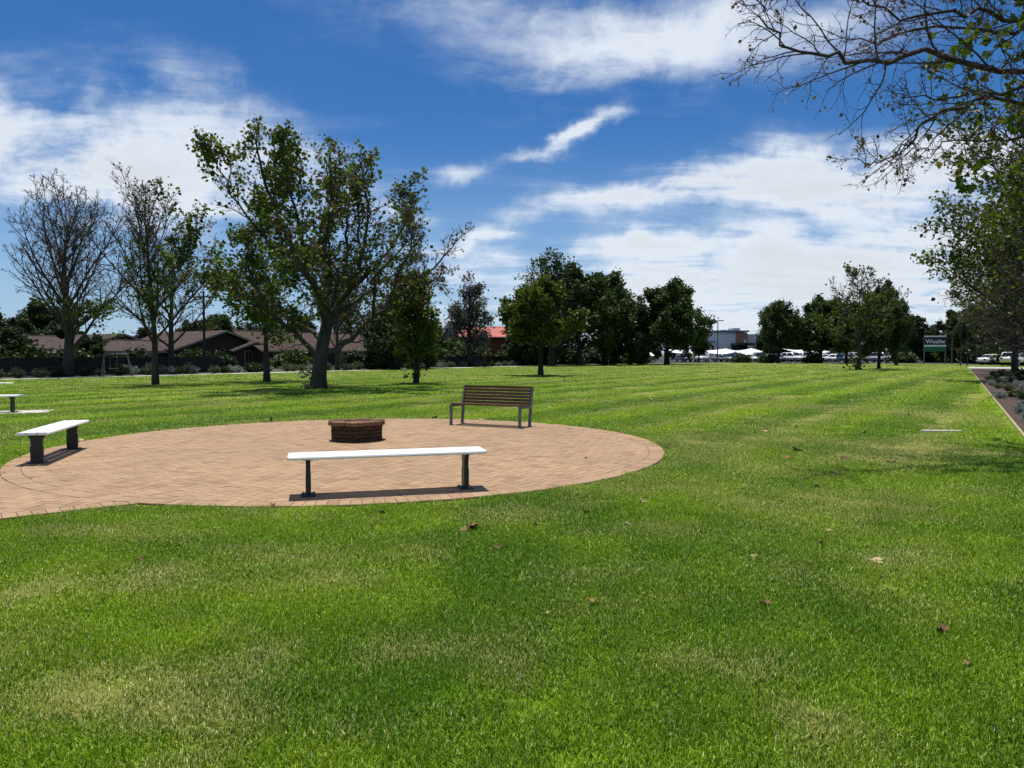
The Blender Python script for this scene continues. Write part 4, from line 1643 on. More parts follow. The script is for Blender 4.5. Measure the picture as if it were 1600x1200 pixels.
def fire_pit():
    root = empty("fire_pit", (PIT.x, PIT.y, .0), .25, "low round brown brick fire pit with overhanging capping in the paving", "fire pit")
    R = .44
    mb = MB()
    mb.tube((0, 0, 0.012), (0, 0, .30), R - .05, n=32)
    mb.build("core", M_MORTAR, root)
    ns, rows = 14, 4
    hgt = .068
    rr = random.Random(6)
    bw = 2 * math.pi * R / ns

    def wedge(r0, r1, a, h, gap=.007, jig=0.0):
        a -= gap / r1
        m = MB()
        poly = []
        for r, s in ((r0, -1), (r1, -1), (r1, 1), (r0, 1)):
            poly.append((r * math.cos(s * a / 2), r * math.sin(s * a / 2)))
        poly.insert(2, (r1 * 1.004, 0))
        m.prism(poly, 0, h, axis='Z')
        bmesh.ops.bevel(m.bm, geom=list(m.bm.edges), offset=.004, segments=1, affect='EDGES')
        return m.mesh("brick", M_PITBRICK)
    me = wedge(R - .10, R, 2 * math.pi / ns, hgt - .009)
    for r in range(rows):
        for k in range(ns):
            o = link("brick", me, None, root)
            sc = 1 + rr.gauss(0, .008)
            o.location = (rr.gauss(0, .003), rr.gauss(0, .003), .022 + r * hgt)
            o.rotation_euler = (0, 0, (k + .5 * (r % 2)) * 2 * math.pi / ns + rr.gauss(0, .006))
            o.scale = (sc, sc, 1)
    nc = 26
    me = wedge(R - .20, R + .045, 2 * math.pi / nc, .066, .007)
    me.materials[0] = M_CAPBRICK
    for k in range(nc):
        o = link("capping_brick", me, None, root)
        sc = 1 + rr.gauss(0, .014)
        o.location = (0, 0, .297 + rr.gauss(0, .003))
        o.rotation_euler = (rr.gauss(0, .01), rr.gauss(0, .01), k * 2 * math.pi / nc + rr.gauss(0, .006))
        o.scale = (sc, sc, 1)
    mb = MB()
    mb.tube((0, 0, .30), (0, 0, .342), R - .205, n=28)
    mb.build("cover_slab", M_CAPBRICK, root)


fire_pit()


# ------------------------------------------------------------------ houses on the far side
M_WALLBROWN = mat("dark_face_brick", (0.045, 0.024, 0.017), (0.028, 0.017, 0.013), .9, 9)
M_WALLRED = mat("red_face_brick", (0.11, 0.030, 0.018), (0.07, 0.021, 0.014), .9, 7)
M_WALLRUST = mat("rust_render", (0.10, 0.032, 0.014), (0.075, 0.025, 0.012), .9, 2)
M_TILE = mat("brown_roof_tile", (0.085, 0.048, 0.031), (0.036, 0.022, 0.016), .9, 3.5, bump=.3, bscale=9)
M_TILEDARK = mat("dark_roof_tile", (0.075, 0.050, 0.038), (0.035, 0.024, 0.019), .9, 3.0, bump=.3, bscale=9)
M_TILERED = mat("red_metal_roof", (0.46, 0.115, 0.075), (0.40, 0.095, 0.065), .6, 1.0)
M_TILEORANGE = mat("orange_roof_tile", (0.42, 0.15, 0.08), (0.34, 0.12, 0.06), .8, 3)
M_TRIM = mat("cream_trim", (0.22, 0.20, 0.17), (0.18, 0.16, 0.14), .7, 3)
M_WINDOW = mat("window_glass", (0.012, 0.014, 0.016), (0.02, 0.022, 0.025), .12, 2, spec=.6)
M_WHITEWALL = mat("white_render", (0.62, 0.61, 0.58), (0.55, 0.54, 0.52), .85, 1.5)
M_GREYWALL = mat("grey_cladding", (0.66, 0.68, 0.65), (0.60, 0.62, 0.60), .8, .7)
M_DARKFENCE = mat("dark_fence_panel", (0.018, 0.017, 0.016), (0.012, 0.012, 0.012), .8, 3, stretch=(20, 1, 1))
M_SOLAR = mat("pale_roof_sheet", (0.50, 0.53, 0.58), (0.42, 0.45, 0.5), .35, 2)


def house(name, label, px, Y, rz_deg, w, dep, eave, ridge, gable, wall, roof, over=.55, windows=(), door=None, chimney=None, trim=M_TRIM, pitchside=False):
    """front faces local -y; gable=True puts the gable to the front"""
    p = deep(px, 560, Y)
    root = empty(name, (p.x, p.y, 0), math.radians(rz_deg), label, "house")
    h = w / 2
    mb = MB()
    if gable:
        mb.prism([(-h, -.1), (h, -.1), (h, eave), (0, ridge - .12), (-h, eave)], 0, dep)
    else:
        mb.prism([(0, -.1), (dep, -.1), (dep, eave), (dep / 2, ridge - .12), (0, eave)], -h, h, axis='X')
    mb.build("wall", wall, root)
    th = .14
    if gable:
        k = (ridge - eave) / h
        ez = eave - k * over
        prof = [(-h - over, ez), (0, ridge), (h + over, ez), (h + over, ez + th), (0, ridge + th), (-h - over, ez + th)]
        mb = MB()
        mb.prism(prof, -over, dep + over)
        rf = mb.build("roof", roof, root)
        for s in (-1, 1):
            mb = MB()
            L = math.hypot(h + over, ridge - ez)
            mb.box((s * (h + over) / 2, -over - .03, (ridge + ez) / 2 + th * .3), (L, .05, .2), ry=s * math.atan2(ridge - ez, h + over))
            mb.build("barge_board", trim, rf)
    else:
        k = (ridge - eave) / (dep / 2)
        ez = eave - k * over
        prof = [(-over, ez), (dep / 2, ridge), (dep + over, ez), (dep + over, ez + th), (dep / 2, ridge + th), (-over, ez + th)]
        mb = MB()
        mb.prism(prof, -h - over, h + over, axis='X')
        rf = mb.build("roof", roof, root)
        mb = MB()
        mb.box((0, -over - .05, ez + .02), (w + 2 * over, .09, .12))
        mb.build("gutter", trim, rf)
        mb = MB()
        mb.tube((-h - over, dep / 2, ridge + th), (h + over, dep / 2, ridge + th), .09, n=8)
        mb.build("ridge_capping", roof, rf)
    if chimney:
        mb = MB()
        cx_, cy_, cz = chimney
        mb.box((cx_, cy_, cz - .6), (.7, .6, 1.6))
        mb.build("chimney", wall, rf)
    for (x, z, ww, hh) in windows:
        mb = MB()
        mb.box((x, -.02, z), (ww + .12, .06, hh + .12))
        fr = mb.build("window", trim, root)
        for s in (-1, 1):
            mb = MB()
            mb.box((x + s * ww / 4, -.045, z), (ww / 2 - .05, .03, hh - .02))
            mb.build("pane", M_WINDOW, fr)
    if door:
        mb = MB()
        mb.box((door, -.02, 1.02), (.95, .06, 2.05))
        dd = mb.build("door", trim, root)
        mb = MB()
        mb.tube((door + .36, -.05, 1.0), (door + .36, -.12, 1.0), .03, n=8)
        mb.build("handle", M_BLACK, dd)
    return root


RZ = math.degrees(math.atan2(U.y, U.x))
house("brick_house", "low brown house behind the tall bare tree with pale eave line", 46, 68, RZ, 7, 8, 2.0, 3.1, False, M_WALLBROWN, M_TILEDARK, windows=((-2, 1.2, 1.6, 1.0), (2, 1.2, 1.6, 1.0)), door=0.2)
hs_ = house("brick_house", "house with low brown gable, red brick end and white side panel", 190, 80, RZ, 9.6, 9, 2.0, 3.55, True, M_WALLRED, M_TILE, windows=((-2.2, 1.2, 1.8, 1.0), (2.2, 1.2, 1.2, 1.0)))
mb = MB()
mb.prism([(.6, 2.1), (4.2, 2.1), (.6, 3.0)], -.10, -.04)
mb.build("gable_panel", M_WHITEWALL, hs_)
house("brick_house", "low hipped brown house wing between the two gables", 228, 76, RZ, 7.5, 7, 1.8, 2.75, False, M_WALLBROWN, M_TILEDARK, windows=((-1.6, 1.1, 1.6, .9), (2, 1.1, 1.6, .9)))
house("brick_house", "brown tiled house with wide dark gable end beside the power pole", 350, 82, RZ, 11.5, 12, 2.0, 3.95, True, M_WALLBROWN, M_TILE, windows=((-3, 1.2, 1.6, 1.0), (-.5, 1.2, 1.2, 1.0)), door=2.6)
house("porch_house", "small gabled porch house with pale window behind the round leafy tree", 396, 84, RZ, 5.2, 7, 1.9, 2.75, True, M_WALLBROWN, M_TILE, windows=((-.7, 1.15, .9, 1.3),), door=1.5)
house("long_house", "long house with broad brown tiled roof behind the spreading plane tree", 512, 91, RZ, 19, 9.5, 1.95, 4.0, False, M_WALLBROWN, M_TILE, windows=((-6, 1.2, 1.8, 1.0), (-1, 1.2, 1.8, 1.0), (5, 1.2, 1.8, 1.0)), door=2.2)
house("far_house", "house showing an orange tiled roof above the long brown roof", 546, 128, RZ, 6, 6, 4.0, 5.0, False, M_WALLRED, M_TILEORANGE)
house("tall_house", "two storey rust walled house with red metal roof beside the gum tree", 772, 112, RZ - 48, 10.4, 7, 4.1, 5.5, False, M_WALLRUST, M_TILERED, windows=((2.6, 3.0, 1.2, .9),), over=.5)
house("far_house", "distant low house with pale roof sheet seen past the tall bare tree's trunk", 90, 98, RZ, 6, 7, 2.6, 4.0, False, M_WALLBROWN, M_SOLAR)


# fences along the gardens: posts and sheets, each sheet a part
def garden_fence(label, t0, t1, w, hgt, step=2.4):
    a, c = Vector(pk(t0, w) + (0,)), Vector(pk(t1, w) + (0,))
    L = (c - a).length
    root = empty("garden_fence", a, math.atan2(U.y, U.x), label, "fence", "garden fences behind the footpath bed")
    n = int(L / step)
    me = MB().box((0, 0, hgt / 2), (L / n - .06, .03, hgt), bevel=0).mesh("fence_panel", M_DARKFENCE)
    mp_ = MB().box((0, 0, hgt / 2 + .04), (.06, .06, hgt + .08)).mesh("post", M_BLACK)
    for k in range(n + 1):
        o = link("post", mp_, None, root)
        o.location = (k * L / n, 0, 0)
        if k < n:
            o = link("fence_panel", me, None, root)
            o.location = ((k + .5) * L / n, 0, 0)


garden_fence("dark garden fence before the low brown houses by the tall bare tree", -22, 18, 5.6, 1.25)
garden_fence("dark garden fence behind the low shrubs beside the long brown roof", 32, 60, 5.8, 1.2)
garden_fence("dark garden fence at the foot of the grove", 61, 84, 6.2, 1.5)


# ------------------------------------------------------------------ poles, swing, sign and other street things
def pole(name, label, px, base_y, top_y, r, m, cat="pole", head=None):
    b = ground(px, base_y)
    H = CAMH + (HOR - top_y) / F * b.y
    root = empty(name, (b.x, b.y, 0), 0, label, cat)
    mb = MB()
    mb.tube((0, 0, -.05), (0, 0, H), r, r * .7, 10)
    mb.build("post", m, root)
    if head == 'globe':
        MB().ball((0, 0, H + .18), .24).build("globe", M_WHITE, root, True)
        MB().tube((0, 0, H - .08), (0, 0, H + .03), .10, .12, 10).build("collar", M_BLACK, root)
    elif head == 'twin':
        for s in (-1, 1):
            MB().box((s * .55, 0, H), (.75, .3, .13), bevel=.03).build("lamp_head", M_GREYSTEEL, root)
        MB().tube((-.3, 0, H - .03), (.3, 0, H - .03), .05).build("arm", M_GREYSTEEL, root)
    elif head == 'cross':
        MB().box((0, 0, H - .5), (2.2, .1, .12)).build("cross_arm", M_DARKBARK, root)
        for x in (-.95, -.35, .35, .95):
            MB().tube((x, 0, H - .44), (x, 0, H - .28), .04, .03, 8).build("insulator", M_BLACK, root)
    elif head == 'lantern':
        MB().tube((0, 0, H), (0, 0, H + .5), .16, .22, 8).build("lantern", M_BLACK, root)
        MB().tube((0, 0, H + .5), (0, 0, H + .7), .26, .03, 8).build("cap", M_BLACK, root)
    return root


pole("power_pole", "tall dark power pole beside the wide gabled brown house", 320, 581, 455, .12, M_DARKBARK, head='cross')
pole("street_lamp", "tall dark lamp post standing before the rust walled house", 757.5, 575, 495, .06, M_BLACK, "lamp", 'lantern')
pole("light_pole", "tall slim car park light pole with flat twin heads", 1121, 566.9, 501, .10, M_GREYSTEEL, "lamp", 'twin')
pole("garden_post", "thin pale post standing in the garden by the tall bare tree", 73.5, 585, 546, .035, M_GREYSTEEL)
pole("flag_pole", "pale grey pole beside the shop sign", 1487, 569, 531, .11, M_GREYSTEEL)
pole("path_lamp", "thin dark lamp post at the lawn corner by the cross path", 1500.5, 572.5, 500, .06, M_BLACK, "lamp", 'lantern')
pole("path_lamp", "thin dark lamp post standing on the cross path beside the mulch", 1511, 572.6, 515, .06, M_BLACK, "lamp", 'lantern')
pole("globe_lamp", "low lamp with white globe between the two right hand lawn trees", 1385, 569, 549, .05, M_BLACK, "lamp", 'globe')


def swing_set():
    b = ground(186, 588.5)
    s = b.y / F
    root = empty("swing_set", (b.x, b.y, 0), .35, "pale metal swing frame in the garden bed before the gabled house", "swing")
    H = 1.5
    w = .85
    MB().tube((-w, 0, H), (w * .6, 0, H), .04).build("top_bar", M_GREYSTEEL, root)
    for x in (-w, w * .6):
        for y in (-.5, .5):
            MB().tube((x, 0, H), (x + (.3 if x > 0 else -.1), y, 0), .025).build("leg", M_GREYSTEEL, root)
    for x in (-.5, -.1):
        MB().tube((x, 0, H), (x, 0, .55), .012, n=6).build("rope", M_GREYSTEEL, root)
    MB().box((-.3, 0, .54), (.55, .2, .04)).build("seat", M_TRIM, root)


swing_set()


def text_mesh(txt, size, mat_):
    cu = bpy.data.curves.new("lettering", 'FONT')
    cu.body = txt
    cu.size = size
    cu.extrude = .02
    cu.offset = .012
    tmp = bpy.data.objects.new("tmp", cu)
    COL.objects.link(tmp)
    dg = bpy.context.evaluated_depsgraph_get()
    me = bpy.data.meshes.new_from_object(tmp.evaluated_get(dg))
    bpy.data.objects.remove(tmp)
    me.name = "lettering"
    me.materials.clear()
    me.materials.append(mat_)
    return me


M_NAVY = mat("navy_sign", (0.012, 0.020, 0.045), (0.010, 0.016, 0.038), .45, 2)
M_GREEN = mat("green_sign", (0.012, 0.13, 0.055), (0.010, 0.11, 0.048), .45, 2)


def shop_sign():
    Y = 104.0
    c = deep(1461, 552, Y)
    k = Y / F
    root = empty("shop_sign", (c.x, c.y, 0), math.radians(-14), "navy and green shop sign with white letters on two posts", "sign")

    def zz(py):
        return CAMH + (HOR - py) * k
    W = 31 * k
    for x in (-W / 2 + .05, W / 2 - .05):
        MB().tube((x, .12, -.05), (x, .12, zz(524)), .09, n=10).build("post", M_GREYSTEEL, root)
    def panel(nm, y0, y1, m, yy=0.0):
        MB().box((0, yy, (zz(y0) + zz(y1)) / 2), (W, .10, abs(zz(y0) - zz(y1)) - .004)).build(nm, m, root)
    panel("header_panel", 524.5, 526.5, M_WHITE)
    panel("name_panel", 526.5, 539, M_NAVY)
    panel("stripe_panel", 539, 541.6, M_WHITE)
    panel("green_panel", 541.6, 549, M_GREEN)
    me = text_mesh("Woolw", 1.0, M_WHITE)
    xs = [v.co.x for v in me.vertices]
    ys = [v.co.y for v in me.vertices]
    o = link("lettering", me, None, root)
    sc = (W * .90) / (max(xs) - min(xs))
    o.scale = (sc, sc, 1)
    o.rotation_euler = (math.pi / 2, 0, 0)
    o.location = (-W * .45 - min(xs) * sc, -.072, zz(536.6) - min(ys) * sc)


shop_sign()


def shop_buildings():
    Y = 200.0
    k = Y / F
    p = deep(1150, 552, Y)
    root = empty("shop_building", (p.x, p.y, 0), 0, "flat roofed grey shop building with a brick panel behind the car park", "building")

    def X(px):
        return (px - 1150) * k

    def Z(py):
        return CAMH + (HOR - py) * k

    def blk(nm, x0, x1, y0, y1, d0, d1, m, par=root):
        return MB().box(((X(x0) + X(x1)) / 2, (d0 + d1) / 2, (Z(y0) + Z(y1)) / 2), (X(x1) - X(x0), d1 - d0, Z(y0) - Z(y1))).build(nm, m, par)
    blk("grey_wall", 1118, 1149.6, 519, 561, 0, 14, M_GREYWALL)
    blk("brick_wall", 1149.8, 1167, 519.5, 561, -.4, 14, M_WALLBRICKP)
    blk("pale_wall", 1167.2, 1230, 522, 561, .6, 14, M_WHITEWALL)
    rf = blk("roof_edge", 1116, 1169, 516.5, 518.8, -.8, 14.5, M_GREYSTEEL)
    blk("roof_plant", 1152, 1163, 512, 516.3, 4, 9, M_SOLAR, rf)
    blk("roof_plant", 1138, 1142, 514.5, 516.3, 4, 8, M_WHITEWALL, rf)
    blk("canopy", 1141, 1168, 536.5, 539.5, -6, -.5, M_BLACK)
    blk("shopfront", 1142, 1166, 539.8, 561, -.7, -.5, M_WINDOW)
    blk("wall_sign", 1161, 1164.6, 531, 535.5, -.6, -.45, M_WHITE)
    for x in (1142, 1166):
        MB().tube((X(x), -5.8, 0), (X(x), -5.8, Z(539.5)), .12).build("canopy_post", M_BLACK, root)
    p = deep(1110, 552, Y - 6)
    r2 = empty("shop_annexe", (p.x, p.y, 0), 0, "low pale annexe left of the grey shop building with dark windows", "building")
    kk = (Y - 6) / F
    MB().box((0, 4, 2.2), (14 * kk, 8, 4.6)).build("wall", M_WHITEWALL, r2)
    MB().box((0, 4, 4.65), (15 * kk, 8.6, .25)).build("roof", M_GREYSTEEL, r2)
    for x in (-3.5 * kk, 3.5 * kk):
        f = MB().box((x, -.03, 2.9), (4 * kk, .08, 1.5)).build("window", M_WALLBRICKP, r2)
        MB().box((x, -.08, 2.9), (3 * kk, .05, 1.1)).build("pane", M_WINDOW, f)


M_WALLBRICKP = mat("pale_red_brick", (0.36, 0.17, 0.12), (0.29, 0.13, 0.095), .9, 4)
shop_buildings()


def shade_sail(label, x0, x1, Y, ytop, ysag, depth=7.0, peak=0.12):
    """white fabric with scooped edges stretched between posts"""
    k = Y / F
    p = deep((x0 + x1) / 2, 552, Y)
    W = (x1 - x0) * k
    zt = CAMH + (HOR - ytop) * k
    sag = (ysag - ytop) * k
    root = empty("shade_sail", (p.x, p.y, 0), 0, label, "shade sail", "white shade sails over the car park")
    nx, ny = 20, 8
    V = []
    for j in range(ny + 1):
        for i in range(nx + 1):
            u, v = i / nx, j / ny
            sc = 1 - .10 * math.sin(math.pi * u)
            y = (v - .5) * depth * sc
            z = zt - sag * .55 * math.sin(math.pi * u) * (.5 + .5 * abs(2 * v - 1)) + peak * math.cos(math.pi * 3 * u) * (v - .5) * .5 - 0.75 * (1 - v)
            V.append(((u - .5) * W, y, z))
    Fq = [(j * (nx + 1) + i, j * (nx + 1) + i + 1, (j + 1) * (nx + 1) + i + 1, (j + 1) * (nx + 1) + i) for j in range(ny) for i in range(nx)]
    o = link("canopy", np_mesh("canopy", np.array(V), np.array(Fq), M_WHITE, True), None, root)
    md = o.modifiers.new("thick", 'SOLIDIFY')
    md.thickness = .04
    md.offset = 1
    for i in (0, nx):
        for j in (0, ny):
            x, y, z = V[j * (nx + 1) + i]
            MB().tube((x, y, -.05), (x, y, z + .15), .07, n=8).build("post", M_GREYSTEEL, root)


shade_sail("white shade sail stretching out from behind the round crowned tree", 1044, 1092, 139, 544.6, 549.0)
shade_sail("long white shade sail in front of the grey shop building", 1093, 1141, 141, 544.4, 550.0)
shade_sail("white shade sail with an upturned corner under the conical tree", 1139, 1183, 143, 543.8, 551.0)
shade_sail("smaller white shade sail beneath the wide dark green tree", 1231, 1286, 146, 544.4, 549.0)
shade_sail("short white shade sail glimpsed left of the round crowned tree", 998, 1019, 136, 549.5, 552.5, 5)
shade_sail("narrow white shade sail just above the parked grey cars", 1198, 1216, 132, 553, 554.5, 3)


# ------------------------------------------------------------------ cars
M_TYRE = mat("tyre_rubber", (0.014, 0.014, 0.014), (0.02, 0.02, 0.02), .85, 20)
M_RIM = mat("alloy_rim", (0.42, 0.43, 0.44), (0.3, 0.3, 0.31), .35, 8, metal=.6)
M_GLASS = mat("car_glass", (0.010, 0.012, 0.014), (0.016, 0.018, 0.02), .08, 2, spec=.8)
M_LAMP = mat("headlamp", (0.70, 0.71, 0.72), (0.6, 0.6, 0.6), .2, 3)
M_TAIL = mat("tail_lamp", (0.30, 0.02, 0.015), (0.22, 0.015, 0.012), .3, 3)
PAINT = {n_: mat("paint_" + n_, c, tuple(v * .95 for v in c), .28, 1.5, spec=.6) for n_, c in
         dict(white=(.76, .76, .75), silver=(.42, .43, .45), grey=(.16, .165, .175), black=(.018, .018, .02), blue=(.025, .045, .13), red=(.25, .02, .02)).items()}
CAR_SHAPES = {
    # body side outline (x forward, z), cabin outline, width
    'sedan': ([(-2.25, .35), (-2.28, .62), (-2.18, .92), (-1.55, .98), (.95, .95), (1.95, .80), (2.22, .62), (2.24, .35)], [(-1.75, .96), (-1.05, 1.40), (.15, 1.43), (1.05, .95)], 1.78),
    'suv': ([(-2.2, .42), (-2.25, .75), (-2.2, 1.08), (-1.6, 1.10), (.95, 1.08), (2.0, .98), (2.22, .75), (2.24, .42)], [(-2.15, 1.08), (-1.85, 1.68), (.25, 1.70), (1.05, 1.07)], 1.86),
    'hatch': ([(-1.95, .34), (-2.0, .65), (-1.92, .95), (-1.5, .98), (.95, .96), (1.75, .80), (1.98, .62), (2.0, .34)], [(-1.88, .96), (-1.45, 1.46), (.2, 1.48), (1.1, .95)], 1.72),
    'van': ([(-2.35, .42), (-2.4, .8), (-2.36, 1.10), (-1.6, 1.12), (1.35, 1.10), (2.15, .95), (2.35, .75), (2.36, .42)], [(-2.34, 1.10), (-2.25, 1.88), (1.0, 1.88), (1.6, 1.08)], 1.90)}


def car(kind, paint, label, px, base_y, heading, Yoff=0.0, group="cars parked beyond the lawn"):
    body, cab, W = CAR_SHAPES[kind]
    b = ground(px, base_y)
    root = empty("parked_car", (b.x, b.y + Yoff, .02), math.radians(heading), label, "car", group)
    h = W / 2
    m = PAINT[paint]
    mb = MB()
    mb.prism(body, -h, h)
    bmesh.ops.bevel(mb.bm, geom=[e for e in mb.bm.edges], offset=.07, segments=2, affect='EDGES')
    bo = mb.build("body", m, root, True)
    # cabin, tapering inwards
    mb = MB()
    n = len(cab)
    ins = [.03, .19, .19, .03]
    L_ = [mb.bm.verts.new((x, h - i_, z)) for (x, z), i_ in zip(cab, ins)]
    R_ = [mb.bm.verts.new((x, -h + i_, z)) for (x, z), i_ in zip(cab, ins)]
    fs = [mb.bm.faces.new(L_), mb.bm.faces.new(R_[::-1])]
    for i in range(n):
        fs.append(mb.bm.faces.new((L_[i], R_[i], R_[(i + 1) % n], L_[(i + 1) % n])))
    bmesh.ops.recalc_face_normals(mb.bm, faces=fs)
    bmesh.ops.bevel(mb.bm, geom=[e for e in mb.bm.edges], offset=.045, segments=2, affect='EDGES')
    mb.build("cabin", m, root, True)

    def pane(nm, pts):
        c = [Vector(p) for p in pts]
        nrm = (c[1] - c[0]).cross(c[2] - c[0]).normalized()
        mid = sum(c, Vector()) / len(c)
        if nrm.dot(mid - Vector((0, 0, 1.0))) < 0:
            nrm = -nrm
        q = MB()
        q.face([tuple(mid + (p - mid) * .86 + nrm * .012) for p in c])
        o = q.build(nm, M_GLASS, root)
        md = o.modifiers.new("thick", 'SOLIDIFY')
        md.thickness = .02
    (x0, zb), (x1, zt), (x2, zt2), (x3, zb2) = cab
    pane("rear_window", [(x0, h - .1, zb + .05), (x0, -h + .1, zb + .05), (x1, -h + .22, zt - .03), (x1, h - .22, zt - .03)])
    pane("windscreen", [(x3, h - .1, zb2 + .05), (x3, -h + .1, zb2 + .05), (x2, -h + .22, zt2 - .03), (x2, h - .22, zt2 - .03)])
    for s in (-1, 1):
        xm = (x1 + x2) / 2
        pane("side_window", [(x0 + .12, s * (h - .04), zb + .03), (xm - .03, s * (h - .04), zb + .03), (xm - .03, s * (h - .18), zt - .05), (x1 + .02, s * (h - .18), zt - .05)])
        pane("side_window", [(xm + .03, s * (h - .04), zb + .03), (x3 - .12, s * (h - .04), zb + .03), (x2 - .02, s * (h - .18), zt - .05), (xm + .03, s * (h - .18), zt - .05)])
        MB().box((body[-2][0] - .03, s * (h - .28), body[-2][1] + .02), (.12, .38, .16), bevel=.03).build("headlight", M_LAMP, root)
        MB().box((body[1][0] + .03, s * (h - .22), body[2][1] - .16), (.12, .30, .2), bevel=.03).build("tail_light", M_TAIL, root)
        MB().box((x3 - .35, s * (h + .08), zb + .08), (.14, .2, .14), bevel=.04).build("wing_mirror", m, root)
        for x in (body[0][0] + .85, body[-1][0] - .88):
            wr = .33 if kind in ('sedan', 'hatch') else .37
            w_ = MB().tube((x, s * (h - .20), wr), (x, s * (h + .015), wr), wr, n=18).build("wheel", M_TYRE, root)
            MB().tube((x, s * (h - .02), wr), (x, s * (h + .025), wr), wr * .62, n=14).build("rim", M_RIM, w_)
    MB().box((body[-1][0] - .02, 0, .55), (.06, W * .55, .16), bevel=.02).build("grille", M_BLACK, root)
    MB().box((body[-1][0] + .015, 0, .42), (.02, .38, .11)).build("number_plate", M_TRIM, root)
    return root


CARS = [('van', 'white', "white people carrier at the lawn's far edge under the first shade sails", 1097, 565.8, -112),
        ('hatch', 'black', "black hatchback in the shade left of the tall light pole", 1068, 566.0, -80),
        ('sedan', 'grey', "grey saloon right of the tall light pole under the long shade sail", 1131, 565.9, -60),
        ('hatch', 'blue', "dark blue hatchback under the sail with the upturned corner", 1151, 565.7, -75),
        ('sedan', 'white', "white saloon beside the dark blue hatchback", 1171, 565.6, -30),
        ('suv', 'black', "black four wheel drive next to the white saloon", 1188, 565.4, -95),
        ('hatch', 'grey', "grey hatchback parked by the narrow low shade sail", 1212, 565.6, -70),
        ('sedan', 'silver', "silver saloon under the conical tree", 1226, 565.4, -100),
        ('suv', 'white', "white four wheel drive under the smaller shade sail's left end", 1240, 565.7, -65),
        ('suv', 'white', "white four wheel drive with dark glass under the middle of the smaller sail", 1259, 565.6, -92),
        ('sedan', 'grey', "grey saloon under the right end of the smaller shade sail", 1276, 565.4, -60),
        ('sedan', 'silver', "silver saloon between the wide dark tree's trunk and the white low car", 1291, 565.5, -40),
        ('sedan', 'white', "low white saloon left of the pale branched tree", 1309, 566.0, -20),
        ('hatch', 'blue', "blue hatchback parked next to the silver four wheel drive", 1324, 566.2, -65),
        ('suv', 'silver', "silver four wheel drive partly hidden by the pale branched tree's trunk", 1338, 566.6, -80),
        ('suv', 'silver', "silver four wheel drive between the two trunks near the white globe lamp", 1381, 566.6, -70),
        ('sedan', 'white', "white saloon parked behind the rounded tree's forked trunks", 1415, 565.9, -15),
        ('sedan', 'silver', "silver saloon parked left of the shop sign's post", 1437, 565.9, -10),
        ('sedan', 'white', "white saloon in the shade behind the silvery shrubs", 1556, 570.2, 8),
        ('suv', 'white', "white four wheel drive between the plane tree trunks by the mulch bed", 1584, 571.5, 40)]
for a in CARS:
    car(*a)


